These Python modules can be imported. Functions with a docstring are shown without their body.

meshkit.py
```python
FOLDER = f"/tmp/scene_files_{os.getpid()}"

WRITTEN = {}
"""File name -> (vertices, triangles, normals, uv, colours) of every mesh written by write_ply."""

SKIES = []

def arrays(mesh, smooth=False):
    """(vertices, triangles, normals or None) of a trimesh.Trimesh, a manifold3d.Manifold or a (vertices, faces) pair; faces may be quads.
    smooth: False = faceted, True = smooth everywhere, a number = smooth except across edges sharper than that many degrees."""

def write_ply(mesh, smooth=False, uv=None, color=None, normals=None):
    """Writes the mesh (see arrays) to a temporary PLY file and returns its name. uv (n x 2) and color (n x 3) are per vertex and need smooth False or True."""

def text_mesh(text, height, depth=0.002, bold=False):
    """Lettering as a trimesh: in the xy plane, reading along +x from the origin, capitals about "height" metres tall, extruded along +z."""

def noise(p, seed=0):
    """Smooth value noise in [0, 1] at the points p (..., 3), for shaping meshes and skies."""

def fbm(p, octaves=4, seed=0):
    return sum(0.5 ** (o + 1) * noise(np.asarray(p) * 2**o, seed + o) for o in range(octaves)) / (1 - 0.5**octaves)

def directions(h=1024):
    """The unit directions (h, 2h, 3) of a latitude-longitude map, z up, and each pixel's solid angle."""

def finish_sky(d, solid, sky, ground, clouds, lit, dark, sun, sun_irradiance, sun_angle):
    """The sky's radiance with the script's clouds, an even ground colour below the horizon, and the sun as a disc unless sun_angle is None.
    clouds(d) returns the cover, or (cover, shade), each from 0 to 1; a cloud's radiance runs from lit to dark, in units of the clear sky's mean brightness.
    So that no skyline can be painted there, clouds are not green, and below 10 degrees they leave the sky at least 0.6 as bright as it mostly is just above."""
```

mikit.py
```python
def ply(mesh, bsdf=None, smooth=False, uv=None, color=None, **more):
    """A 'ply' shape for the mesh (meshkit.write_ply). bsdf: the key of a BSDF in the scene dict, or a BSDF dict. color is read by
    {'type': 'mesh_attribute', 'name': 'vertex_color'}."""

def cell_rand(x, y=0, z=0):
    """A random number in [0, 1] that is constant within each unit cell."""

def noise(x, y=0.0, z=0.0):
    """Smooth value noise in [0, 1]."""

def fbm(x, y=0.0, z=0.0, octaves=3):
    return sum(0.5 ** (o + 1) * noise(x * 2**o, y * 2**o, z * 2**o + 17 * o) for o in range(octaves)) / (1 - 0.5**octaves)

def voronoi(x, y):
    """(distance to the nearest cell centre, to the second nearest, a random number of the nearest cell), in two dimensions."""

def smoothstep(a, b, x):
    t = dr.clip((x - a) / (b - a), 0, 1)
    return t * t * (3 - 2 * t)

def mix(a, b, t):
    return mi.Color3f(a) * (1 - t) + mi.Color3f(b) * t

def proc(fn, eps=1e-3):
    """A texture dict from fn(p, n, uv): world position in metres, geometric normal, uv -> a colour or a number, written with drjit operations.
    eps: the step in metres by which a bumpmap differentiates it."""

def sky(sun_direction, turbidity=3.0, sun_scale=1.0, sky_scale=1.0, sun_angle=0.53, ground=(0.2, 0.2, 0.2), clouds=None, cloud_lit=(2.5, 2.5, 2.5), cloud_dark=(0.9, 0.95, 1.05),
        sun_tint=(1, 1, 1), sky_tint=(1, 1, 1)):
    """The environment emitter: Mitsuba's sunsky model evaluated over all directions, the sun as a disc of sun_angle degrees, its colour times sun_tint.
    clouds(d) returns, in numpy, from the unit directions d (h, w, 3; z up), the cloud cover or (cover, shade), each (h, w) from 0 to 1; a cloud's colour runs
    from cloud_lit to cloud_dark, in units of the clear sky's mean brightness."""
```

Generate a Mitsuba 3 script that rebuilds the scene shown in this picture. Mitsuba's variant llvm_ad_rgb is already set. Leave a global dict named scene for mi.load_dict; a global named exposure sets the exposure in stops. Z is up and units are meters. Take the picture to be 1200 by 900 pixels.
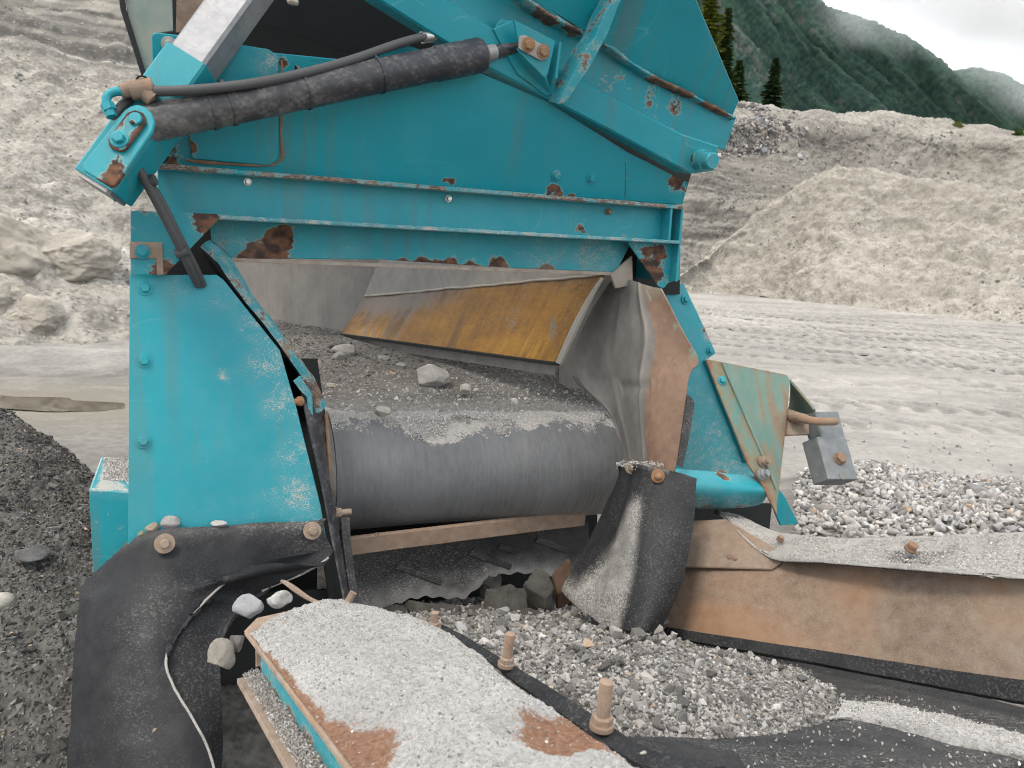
import math, random
import numpy as np, trimesh, mitsuba as mi, mikit, meshkit
import drjit as dr
import manifold3d as m3
from scipy.interpolate import make_interp_spline
from shapely.geometry import Polygon, Point
from shapely import points as shp_points, distance as shp_distance

# ------------------------------------------------------------------ camera, sky, exposure
F = 900.0                                     # focal length for a 1200 x 900 picture
CAM = np.array([0, 0, 1.7])
PITCH, ROLL = math.radians(10), math.radians(2.6)
fw = np.array([0, math.cos(PITCH), -math.sin(PITCH)])
_r0, _u0 = np.array([1.0, 0, 0]), np.array([0, math.sin(PITCH), math.cos(PITCH)])
RT = math.cos(ROLL) * _r0 + math.sin(ROLL) * _u0
UP = math.cos(ROLL) * _u0 - math.sin(ROLL) * _r0
T = mi.ScalarTransform4f

def cloud_cover(d):
    s = meshkit.fbm(d * np.array([3.0, 3.0, 7.0]) + 5.0, 4, 3)
    low = np.clip(1 - d[..., 2], 0, 1)             # an overcast sky is brightest overhead
    return np.ones(d.shape[:2]), np.clip(0.02 + 0.25 * (s - 0.5), 0, 1)

scene = {
    'camera': {'type': 'thinlens', 'fov': math.degrees(2 * math.atan(600 / F)), 'fov_axis': 'x', 'near_clip': 0.05, 'far_clip': 9000.0,
               'aperture_radius': 0.0016, 'focus_distance': 2.4,
               'to_world': T().look_at(origin=CAM.tolist(), target=(CAM + fw).tolist(), up=UP.tolist())},
    'sky': mikit.sky((-0.30, -0.40, 0.87), turbidity=3, sun_scale=0.30, sun_angle=16, clouds=cloud_cover,
                     cloud_lit=(2.7, 2.77, 2.88), cloud_dark=(1.5, 1.55, 1.62), sun_tint=(0.93, 0.98, 1.07), ground=(0.3, 0.29, 0.27)),
}
exposure = 2.62
labels = {}

# ------------------------------------------------------------------ points and planes
ALF = math.radians(26)
u = np.array([math.cos(ALF), math.sin(ALF), 0])       # along the front of the machine
v = np.array([-math.sin(ALF), math.cos(ALF), 0])      # into the machine
w = np.array([0, 0, 1.0])

def ray(x, y): return fw + RT * (x - 600) / F - UP * (y - 450) / F
def D(x, y, d): return CAM + ray(x, y) * d
def proj(q):
    q = np.asarray(q) - CAM
    d = q @ fw
    return 600 + F * (q @ RT) / d, 450 - F * (q @ UP) / d, d
def hit(x, y, pl):
    o, n = pl
    r = ray(x, y)
    return CAM + r * (((o - CAM) @ n) / (r @ n))
def G(x, y, z=0.0): return hit(x, y, (np.array([0, 0, z]), w))
def unit(a): return np.asarray(a, float) / np.linalg.norm(a)
def front(x, y, s, tilt=0.0):
    """Plane across the machine, s metres into it at the sight line (x, y), leaning back by tilt degrees."""
    o = hit(x, y, (CAM + v * s, v))
    t = math.radians(tilt)
    return o, -v * math.cos(t) + w * math.sin(t)
def plane3(a, b, c):
    a, b, c = D(*a), D(*b), D(*c)
    n = unit(np.cross(b - a, c - a))
    return a, n if n @ (CAM - a) > 0 else -n
BA, BB, BC = D(780, 745, 2.55), D(1200, 825, 1.6), D(760, 870, 1.2)
_n = unit(np.cross(BB - BA, BC - BA)); BN = _n if _n[2] > 0 else -_n
def BP(x, y, h=0.0): return hit(x, y, (BA + BN * h, BN))      # on the main conveyor's belt, raised by h

# ------------------------------------------------------------------ meshes
def fb(p, s, o=4, seed=0): return meshkit.fbm(np.asarray(p) * s + 31.7, o, seed) - 0.5

def offset_ring(P, c):
    P = np.asarray(P); a = P - np.roll(P, 1, 0); b = np.roll(P, -1, 0) - P
    a /= np.linalg.norm(a, axis=1, keepdims=True) + 1e-12; b /= np.linalg.norm(b, axis=1, keepdims=True) + 1e-12
    na, nb = np.stack([-a[:, 1], a[:, 0]], 1), np.stack([-b[:, 1], b[:, 0]], 1)
    m = na + nb; k = (m * na).sum(1, keepdims=True)
    return P + m / np.maximum(k, 0.5) * c

def manifold(vv, ff):
    return m3.Manifold(m3.Mesh(np.asarray(vv, np.float32), np.asarray(ff, np.uint32)))

def ring_solid(P, zs, cs):
    """Solid from a 2D ring: at each z the ring inset by c."""
    n = len(P); rings = [np.column_stack([offset_ring(P, c) if c else P, np.full(n, z)]) for z, c in zip(zs, cs)]
    V = np.vstack(rings); Fc = []
    for k in range(len(zs) - 1):
        for i in range(n):
            j = (i + 1) % n
            Fc += [[k * n + i, k * n + j, (k + 1) * n + j], [k * n + i, (k + 1) * n + j, (k + 1) * n + i]]
    t0 = np.asarray(m3.triangulate([rings[0][:, :2]]))
    Fc += (t0[:, ::-1]).tolist()
    t1 = np.asarray(m3.triangulate([rings[-1][:, :2]]))
    Fc += (t1 + (len(zs) - 1) * n).tolist()
    return V, np.array(Fc)

class Shape:
    """vertices, faces and, per vertex, the distance to the rim of the plate or sheet."""
    def __init__(s, vv, ff, rim=None):
        s.v, s.f = np.asarray(vv, float), np.asarray(ff, int)
        s.rim = rim
    def moved(s, dv): return Shape(s.v + dv, s.f, s.rim)

def poly_plate(pts3, n, t, bevel=0.0015, res=0.03, rnd=0.0, warp=0.0012, holes=()):
    pts3 = np.asarray(pts3, float); o = pts3.mean(0); n = unit(n)
    a = unit(np.cross(w, n)) if abs(n[2]) < 0.95 else unit(np.cross(n, [0, 1, 0])); b = np.cross(n, a)
    P = np.column_stack([(pts3 - o) @ a, (pts3 - o) @ b])
    pg = Polygon(P).buffer(0)
    if rnd: pg = pg.buffer(-rnd, join_style=1, quad_segs=4).buffer(rnd, join_style=1, quad_segs=4)
    if pg.geom_type != 'Polygon': pg = max(pg.geoms, key=lambda g: g.area)
    pg = pg.simplify(0.0004)
    P = np.array(pg.exterior.coords)[:-1]
    if Polygon(P).exterior.is_ccw is False: P = P[::-1]
    bv = min(bevel, t * 0.4)
    V, Fc = ring_solid(P, [-t, -t + bv, -bv, 0], [bv, 0, 0, bv])
    m = manifold(V, Fc)
    for q, hr in holes:
        c = np.array([(q - o) @ a, (q - o) @ b])
        m = m - m3.Manifold.cylinder(t * 4, hr, hr, 20).translate([c[0], c[1], -t * 2])
    mm = m.refine_to_length(res).to_mesh() if m.status() == m3.Error.NoError and m.num_tri() else None
    V2, F2 = (np.array(mm.vert_properties[:, :3], float), np.array(mm.tri_verts)) if mm is not None and len(mm.tri_verts) else (V, Fc)
    rim = shp_distance(shp_points(V2[:, :2]), pg.exterior)
    X = o + V2[:, :1] * a + V2[:, 1:2] * b + V2[:, 2:] * n
    if warp: X = X + n * (warp * 2 * fb(X, 4.0, 3, 5))[:, None]
    return Shape(X, F2, rim)

def plate(px, pl, t, **k):
    return poly_plate([hit(x, y, pl) for x, y in px], pl[1], t, **k)

def prism(sec, p0, p1, xdir, res=0.05, warp=0.0, bevel=0.0015):
    """A section (x, y pairs; x along xdir) swept straight from p0 to p1."""
    p0, p1 = np.asarray(p0, float), np.asarray(p1, float); z = unit(p1 - p0); L = np.linalg.norm(p1 - p0)
    x = unit(xdir - z * (np.asarray(xdir) @ z)); y = np.cross(z, x)
    P = np.asarray(sec, float)
    if not Polygon(P).exterior.is_ccw: P = P[::-1]
    V, Fc = ring_solid(P, [0, bevel, L - bevel, L], [bevel, 0, 0, bevel]) if bevel else ring_solid(P, [0, L], [0, 0])
    m = manifold(V, Fc)
    if m.status() == m3.Error.NoError and m.num_tri():
        mm = m.refine_to_length(res).to_mesh(); V, Fc = np.array(mm.vert_properties[:, :3], float), np.array(mm.tri_verts)
    rim = np.full(len(V), 0.05)
    for i in range(len(P)):
        rim = np.minimum(rim, np.linalg.norm(V[:, :2] - P[i], axis=1))
    rim = np.minimum(rim, np.minimum(V[:, 2], L - V[:, 2]) + 0.0)
    X = p0 + V[:, :1] * x + V[:, 1:2] * y + V[:, 2:] * z
    if warp: X = X + np.stack([fb(X, 5.0, 3, s) for s in (1, 2, 3)], 1) * 2 * warp
    return Shape(X, Fc, rim)

def rect(hx, hy, c=0.004): return [(-hx + c, -hy), (hx - c, -hy), (hx, -hy + c), (hx, hy - c), (hx - c, hy), (-hx + c, hy), (-hx, hy - c), (-hx, -hy + c)]

def spline(a, n, axis=0, k=3):
    a = np.asarray(a, float); m = a.shape[axis]
    t = np.linspace(0, 1, m)
    return make_interp_spline(t, a, k=min(k, m - 1), axis=axis)(np.linspace(0, 1, n))

def surf(rows, nu, nv, k=3, ku=None):
    """Rows of world points -> a smooth grid (nu, nv, 3)."""
    a = np.asarray(rows, float)
    return spline(spline(a, nv, 1, k), nu, 0, k if ku is None else ku)

def grid_faces(nu, nv, off=0):
    i, j = np.meshgrid(np.arange(nu - 1), np.arange(nv - 1), indexing='ij')
    q = np.stack([i * nv + j, i * nv + j + 1, (i + 1) * nv + j + 1, (i + 1) * nv + j], -1).reshape(-1, 4) + off
    return np.vstack([q[:, [0, 1, 2]], q[:, [0, 2, 3]]])

def grid_normals(g):
    n = np.cross(np.gradient(g, axis=1), np.gradient(g, axis=0))
    n /= np.linalg.norm(n, axis=2, keepdims=True) + 1e-12
    return n

def facing(g):
    n = grid_normals(g)
    return n if ((CAM - g) * n).sum(-1).mean() > 0 else -n

def sheet(rows, t=0.006, nu=40, nv=40, k=3, ku=None, disp=None):
    """A solid sheet of thickness t through rows of control points."""
    g = surf(rows, nu, nv, k, ku)
    n = facing(g)
    if disp is not None: g = g + n * disp(g)[..., None]; n = facing(g)
    back = g - n * t
    V = np.vstack([g.reshape(-1, 3), back.reshape(-1, 3)])
    f1 = grid_faces(nu, nv)
    flip = (np.cross(V[f1[:, 1]] - V[f1[:, 0]], V[f1[:, 2]] - V[f1[:, 0]]) * n.reshape(-1, 3)[f1[:, 0]]).sum() < 0
    if flip: f1 = f1[:, ::-1]
    f2 = f1[:, ::-1] + nu * nv
    idx = np.arange(nu * nv).reshape(nu, nv)
    loop = np.concatenate([idx[0, :], idx[1:, -1], idx[-1, -2::-1], idx[-2:0:-1, 0]])
    l2 = np.roll(loop, -1)
    side = np.vstack([np.stack([loop, l2, l2 + nu * nv], 1), np.stack([loop, l2 + nu * nv, loop + nu * nv], 1)])
    c = V[f1].mean((0, 1)); sn = np.cross(V[side[:, 1]] - V[side[:, 0]], V[side[:, 2]] - V[side[:, 0]])
    if (sn * (V[side[:, 0]] - c)).sum() < 0: side = side[:, ::-1]
    # rim distance in metres, roughly
    du = np.linalg.norm(np.diff(g, axis=0), axis=2).sum(0).mean(); dv = np.linalg.norm(np.diff(g, axis=1), axis=2).sum(1).mean()
    a, b = np.meshgrid(np.linspace(0, 1, nu), np.linspace(0, 1, nv), indexing='ij')
    rim = np.minimum(np.minimum(a, 1 - a) * du, np.minimum(b, 1 - b) * dv).ravel()
    s = Shape(V, np.vstack([f1, f2, side]), np.concatenate([rim, rim]))
    s.grid, s.n = g, n
    s.a, s.b = np.concatenate([a.ravel()] * 2), np.concatenate([b.ravel()] * 2)
    return s

def DR(rows): return [[D(*q) if not isinstance(q, np.ndarray) else q for q in r] for r in rows]

def tube(pts, r, sides=14, n=None, smooth=True):
    p = np.asarray(pts, float)
    if n: p = spline(p, n)
    rr = np.broadcast_to(np.asarray(r, float), (len(p),)) if np.ndim(r) == 0 or len(r) == len(p) else np.interp(np.linspace(0, 1, len(p)), np.linspace(0, 1, len(r)), r)
    t = np.gradient(p, axis=0); t /= np.linalg.norm(t, axis=1, keepdims=True) + 1e-12
    a = np.zeros_like(p); ref = np.array([0, 0, 1.0]) if abs(t[0, 2]) < 0.9 else np.array([1.0, 0, 0])
    for i in range(len(p)):
        x = np.cross(t[i], ref); x /= np.linalg.norm(x); a[i] = x; ref = np.cross(x, t[i])
    b = np.cross(t, a); an = np.arange(sides) * 2 * np.pi / sides
    V = p[:, None] + rr[:, None, None] * (np.cos(an)[None, :, None] * a[:, None] + np.sin(an)[None, :, None] * b[:, None])
    V = np.vstack([V.reshape(-1, 3), p[:1], p[-1:]]); m = len(p)
    Fc = []
    for i in range(m - 1):
        for j in range(sides):
            k = (j + 1) % sides
            Fc += [[i * sides + j, i * sides + k, (i + 1) * sides + k], [i * sides + j, (i + 1) * sides + k, (i + 1) * sides + j]]
    for j in range(sides):
        k = (j + 1) % sides
        Fc += [[m * sides, k, j], [m * sides + 1, (m - 1) * sides + j, (m - 1) * sides + k]]
    Fc = np.array(Fc)
    tm = trimesh.Trimesh(V, Fc, process=False)
    if tm.volume < 0: Fc = Fc[:, ::-1]
    return Shape(V, Fc, np.full(len(V), 0.05))

def join(*ss):
    V, Fc, R, at = [], [], [], 0
    for s in ss:
        V.append(s.v); Fc.append(s.f + at); R.append(s.rim if s.rim is not None else np.full(len(s.v), .05)); at += len(s.v)
    return Shape(np.vstack(V), np.vstack(Fc), np.concatenate(R))

def bolt_shape(p, n, r=0.011, h=0.008, washer=1.5, hexes=6, rot=0.0, dome=False):
    """Hexagon head on a washer, at p with axis n."""
    n = unit(n); x = unit(np.cross(n, [0.3, 0.2, 0.9])); y = np.cross(n, x)
    def turn(prof, sides, r0):
        an = np.arange(sides) * 2 * np.pi / sides + r0
        V = np.vstack([np.asarray(p) + n * z + q * (np.cos(an)[:, None] * x + np.sin(an)[:, None] * y) for q, z in prof] + [[np.asarray(p) + n * prof[-1][1]]])
        Fc = []
        for i in range(len(prof) - 1):
            for j in range(sides):
                k = (j + 1) % sides
                Fc += [[i * sides + j, i * sides + k, (i + 1) * sides + k], [i * sides + j, (i + 1) * sides + k, (i + 1) * sides + j]]
        c = len(V) - 1; l = (len(prof) - 1) * sides
        for j in range(sides): Fc.append([c, l + j, l + (j + 1) % sides])
        return Shape(V, Fc, np.full(len(V), .01))
    ww = turn([(r * washer, -0.004), (r * washer, 0.0022), (r * washer * .93, 0.003)], 18, 0)
    if dome: hd = turn([(r, 0.003), (r * .95, .003 + h * .5), (r * .6, .003 + h * .9), (r * .2, .003 + h)], 14, 0)
    else: hd = turn([(r, 0.003), (r, 0.003 + h * .8), (r * .8, 0.003 + h)], hexes, rot)
    return join(ww, hd)

def stud_shape(p, n, r, L, nut=True):
    n = unit(n); p = np.asarray(p)
    rr = []; zz = np.linspace(0, L, int(L / 0.002) + 2)
    s = tube([p + n * z for z in zz], np.array([r * (1 + .022 * math.sin(z / 0.00055) + .03 * math.sin(z * 160 + r * 900)) for z in zz]), 12)
    if not nut: return s
    b = bolt_shape(p + n * 0.002, n, r * 1.5, r * 1.1, 1.12, 6, rot=r * 1000)
    return join(s, b)

# ------------------------------------------------------------------ putting things in the scene
def key_for(name, parent=None):
    k = (parent + '__' if parent else '') + name
    used = lambda q: q in scene or q in labels or any(s.startswith(q + '__') for s in scene)
    if not used(k): return k
    i = 1
    while used(f'{k}_{i:03d}'): i += 1
    return f'{k}_{i:03d}'

def blobs(sh, patches):
    """0..1 field: patches are (x, y, radius in picture units) turned into balls round the nearest point of the mesh."""
    out = np.zeros(len(sh.v))
    patches = [(q[0], q[1], q[2] * 1.2, (q[3] if len(q) > 3 else 1.0) * .82) for q in patches]
    if not patches: return out
    X, Y, Z = proj(sh.v)
    for x, y, r, *am in patches:
        i = np.argmin((X - x) ** 2 + (Y - y) ** 2 + 4 * (Z - Z.min()) ** 2)
        rad = r * Z[i] / F
        d = np.linalg.norm(sh.v - sh.v[i], axis=1)
        out = np.maximum(out, (am[0] if am else 1.0) * np.clip(1.35 - d / rad, 0, 1))
    return out

def put(name, sh, bsdf, parent=None, rust=0.0, dust=0.0, edge=0.0, edge_w=0.012, patches=(), dusty=(), smooth=38, up_dust=0.0, color=None, uv=None, key=None):
    k = key or key_for(name, parent)
    V, Fc = sh.v, sh.f
    if color is not None:
        scene[k] = mikit.ply((V, Fc), bsdf, smooth=smooth if isinstance(smooth, bool) else True, color=color); return k
    if uv is None:
        r = np.full(len(V), float(rust)) + blobs(sh, patches)
        if edge and sh.rim is not None: r = r + edge * np.exp(-sh.rim / edge_w)
        d = np.full(len(V), float(dust)) + blobs(sh, dusty)
        if up_dust:
            tm = trimesh.Trimesh(V, Fc, process=False)
            d = d + up_dust * np.clip(tm.vertex_normals[:, 2], 0, 1)
        uv = np.column_stack([r, d])
    if isinstance(smooth, bool):
        scene[k] = mikit.ply((V, Fc), bsdf, smooth=smooth, uv=uv); return k
    # split at sharp edges by hand so that the per-vertex wear stays
    fn = np.cross(V[Fc[:, 1]] - V[Fc[:, 0]], V[Fc[:, 2]] - V[Fc[:, 0]])
    tm = trimesh.Trimesh(V, Fc, process=False)
    sm = trimesh.graph.smooth_shade(tm, angle=math.radians(smooth), facet_minarea=None)
    from scipy.spatial import cKDTree
    idx = cKDTree(V).query(sm.vertices)[1]
    scene[k] = mikit.ply((np.array(sm.vertices), np.array(sm.faces)), bsdf, smooth=True, uv=uv[idx])
    return k

def tag(k, label, cat=None, group=None, kind=None):
    labels[k] = {'label': label}
    if cat: labels[k]['category'] = cat
    if group: labels[k]['group'] = group
    if kind: labels[k]['kind'] = kind
    return k

# ------------------------------------------------------------------ materials
N, FB, SS, MX = mikit.noise, mikit.fbm, mikit.smoothstep, mikit.mix
UX, UY = float(u[0]), float(u[1])

def teal_color(p, n, uv):
    n1 = FB(p.x * 3, p.y * 3, p.z * 3); n2 = FB(p.x * 28, p.y * 28, p.z * 28); n3 = FB(p.x * 110, p.y * 110, p.z * 110, 2)
    h = p.x * UX + p.y * UY
    base = MX((0.003, 0.176, 0.225), (0.009, 0.258, 0.308), n1)
    streak = SS(0.55, 0.85, N(h * 70, p.z * 3, 3.0)) * 0.35 * SS(.4, .7, n1 + .25 * uv.x)
    base = MX(base, (0.07, 0.16, 0.16), streak)
    fade = SS(0.5, 0.8, FB(p.x * 9, p.y * 9, p.z * 5 + 9)) * 0.35
    base = MX(base, (0.05, 0.25, 0.28), fade * (0.4 + uv.y))
    scr = SS(0.006, 0.002, dr.abs(N(p.x * 8, p.y * 8, p.z * 6) - .5)) * SS(.52, .62, FB(p.x * 5 + 11, p.y * 5, p.z * 5))
    base = MX(base, (0.12, 0.32, 0.35), scr * .30)
    run = SS(.62, .85, N(h * 38, p.z * 1.6, 8.0)) * SS(.45, .75, FB(p.x * 2.5, p.y * 2.5, p.z * 1.2 + 4))
    base = MX(base, (0.10, 0.095, 0.075), run * .40)
    r = uv.x + 0.62 * (n2 - 0.5) + 0.30 * (n3 - 0.5)
    halo = SS(0.40, 0.50, r); m = SS(0.475, 0.575, r)
    rc = MX((0.040, 0.025, 0.021), (0.150, 0.072, 0.040), SS(.3, .75, FB(p.x * 45, p.y * 45, p.z * 45 + 4)))
    base = MX(base, (0.22, 0.29, 0.26), halo * 0.55)
    base = MX(base, rc, m)
    grain = N(p.x * 330, p.y * 330, p.z * 330)
    g2 = N(p.x * 620, p.y * 620, p.z * 620); g3 = FB(p.x * 60, p.y * 60, p.z * 60, 2)
    spk = SS(0.62, 0.74, uv.y * .50 + .33 * g2 + .33 * grain + .22 * (g3 - .5) + .16 * (n2 - .5))
    dd = dr.clip(uv.y * (0.06 + .45 * n2) + .75 * spk - 0.03, 0, 1)
    return MX(base, (0.34, 0.335, 0.31), dd)

def teal_rough(p, n, uv):
    return dr.clip(0.36 + 0.5 * uv.y + 0.5 * SS(.4, .6, uv.x) + .12 * (N(p.x * 20, p.y * 20, p.z * 20) - .5), 0.2, 0.95)

def rust_color(p, n, uv):
    n1 = FB(p.x * 5, p.y * 5, p.z * 5); n2 = FB(p.x * 40, p.y * 40, p.z * 40); n3 = N(p.x * 260, p.y * 260, p.z * 260)
    c = MX((0.120, 0.074, 0.048), (0.268, 0.190, 0.138), dr.clip(n1 * .55 + n2 * .6 + (n3 - .5) * .45 - .05, 0, 1))
    c = MX(c, (0.26, 0.13, 0.060), SS(.52, .85, n1 + uv.x * .35) * .6)
    grain = N(p.x * 380, p.y * 380, p.z * 380)
    return MX(c, (0.33, 0.305, 0.265), dr.clip(uv.y * (0.3 + 1.2 * n2) + SS(.7, .85, grain) * dr.minimum(uv.y, .6), 0, 1))

def green_rust_color(p, n, uv):
    n2 = FB(p.x * 30, p.y * 30, p.z * 14); n3 = FB(p.x * 90, p.y * 90, p.z * 60, 2)
    h = p.x * UX + p.y * UY
    st = N(h * 55, p.z * 5, 2.0)
    c = MX((0.065, 0.17, 0.155), (0.11, 0.19, 0.145), n2)
    r = uv.x + .5 * (st - .5) + .55 * (n2 - .5) + .3 * (n3 - .5)
    c = MX(c, (0.17, 0.12, 0.060), SS(.30, .62, r) * .85)
    c = MX(c, (0.15, 0.07, 0.035), SS(.60, .80, r))
    return MX(c, (0.30, 0.28, 0.25), dr.clip(uv.y * (.3 + 1.2 * n2), 0, 1))

def orange_color(p, n, uv):
    # uv: along the liner, down the liner (metres)
    st = FB(uv.x * 42 + 1.5 * N(uv.x * 6, uv.y * 7, 4.), uv.y * 2.6, 3.0); st2 = N(uv.x * 150, uv.y * 9, 1.0); big = FB(uv.x * 5, uv.y * 9, 7.0, 4); fi = FB(uv.x * 120, uv.y * 120, 2., 2)
    c = MX((0.075, 0.034, 0.009), (0.270, 0.132, 0.013), dr.clip(big * .75 + st * .45 + (fi - .5) * .5 - .18 + uv.y * .55, 0, 1))
    c = MX(c, (0.40, 0.215, 0.030), SS(.62, .85, st2 * .6 + .4 * big) * SS(.08, .3, uv.y) * .45)
    c = MX(c, (0.055, 0.032, 0.018), SS(.55, .75, FB(uv.x * 16, uv.y * 4, 11.)) * .55)
    grey = SS(.50, .80, st * .5 + big * .22 + .12 + .42 * SS(.45, 1.1, uv.x) - .34 * SS(.0, .3, uv.y))
    c = MX(c, (0.125, 0.11, 0.10), grey * .85)
    ch = SS(.76, .82, N(uv.x * 9, uv.y * 5, 5.0) * .55 + .30 * N(uv.x * 60 + uv.y * 40, uv.y * 14, 8.0) + .2 * fi)
    return MX(c, (0.13, 0.12, 0.11), ch * .8)

def rubber_color(p, n, uv):
    n2 = FB(p.x * 22, p.y * 22, p.z * 22); gr = N(p.x * 560, p.y * 560, p.z * 560); g2 = FB(p.x * 210, p.y * 210, p.z * 210, 2)
    c = MX((0.0065, 0.0072, 0.0090), (0.017, 0.0185, 0.022), n2)
    d = uv.y * uv.y * 1.1 * (.3 + 1.2 * n2) + uv.y * .12 * n2 + (SS(.62, .85, gr) * dr.minimum(uv.y * .7 + .03, .5) + SS(.60, .72, g2 + uv.y * .12) * dr.minimum(uv.y * .8, .5)) * (.25 + 1.1 * SS(.35, .65, FB(p.x * 7, p.y * 7, p.z * 5)))
    return MX(c, (0.30, 0.29, 0.272), dr.clip(d, 0, 1))

def belt_color(p, n, uv):
    h = p.x * UX + p.y * UY
    st = FB(h * 150, p.z * 9, 1.0); big = FB(h * 6, p.z * 5, 2.0); f = N(h * 380, p.z * 30, 2.0)
    c = MX((0.058, 0.063, 0.070), (0.150, 0.157, 0.165), dr.clip(st * .12 + big * .8 + (f - .5) * .14 + (FB(h * 80, p.z * 50, 4.) - .5) * .32 + .06, 0, 1))
    gr = FB(p.x * 190, p.y * 190, p.z * 190, 2); n2 = FB(p.x * 26, p.y * 26, p.z * 26)
    m = SS(.42, .60, uv.x + .80 * (n2 - .5) + .40 * (gr - .5) + .35 * (FB(p.x * 8, p.y * 8, p.z * 8) - .5))
    c = MX(c, (0.27, 0.25, 0.22), dr.clip(uv.y * (.3 + st), 0, 1))
    return MX(c, MX((0.17, 0.165, 0.155), (0.40, 0.385, 0.355), gr), m)

def cylinder_color(p, n, uv):
    n2 = FB(p.x * 30, p.y * 30, p.z * 30); n3 = FB(p.x * 120, p.y * 120, p.z * 120, 2)
    c = MX((0.011, 0.013, 0.019), (0.028, 0.031, 0.040), n2)
    sc = SS(.50, .85, n2 * .5 + n3 * .5 + uv.y * .18)
    c = MX(c, (0.19, 0.182, 0.165), dr.clip(sc * .38 + uv.y * uv.y * .55 * (.3 + n2), 0, .8))
    return MX(c, (0.22, 0.12, 0.06), SS(.5, .6, uv.x + .4 * (n2 - .5)))

def galv_color(p, n, uv):
    k1 = FB(p.x * 22, p.y * 22, p.z * 22); k2 = mikit.cell_rand(p.x * 70 + 2 * N(p.x * 60, p.y * 60, p.z * 60), p.y * 70 + 2 * N(p.x * 50, p.z * 60, p.y * 50), p.z * 70 + 2 * k1)
    c = MX((0.19, 0.20, 0.215), (0.34, 0.35, 0.37), dr.clip(k1 * .7 + k2 * .35, 0, 1))
    c = MX(c, (0.42, 0.39, 0.34), dr.clip(uv.y * k1 * 1.5, 0, 1))
    return MX(c, (0.25, 0.11, 0.05), SS(.5, .62, uv.x + .4 * (k1 - .5)))

def zinc_color(p, n, uv):
    k = FB(p.x * 24, p.y * 24, p.z * 24)
    c = MX((0.085, 0.100, 0.110), (0.165, 0.185, 0.195), k)
    return MX(c, (0.26, 0.25, 0.23), dr.clip(uv.y * k * 1.4 + SS(.62, .8, FB(p.x * 70, p.y * 70, p.z * 70)) * .3, 0, 1))

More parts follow.
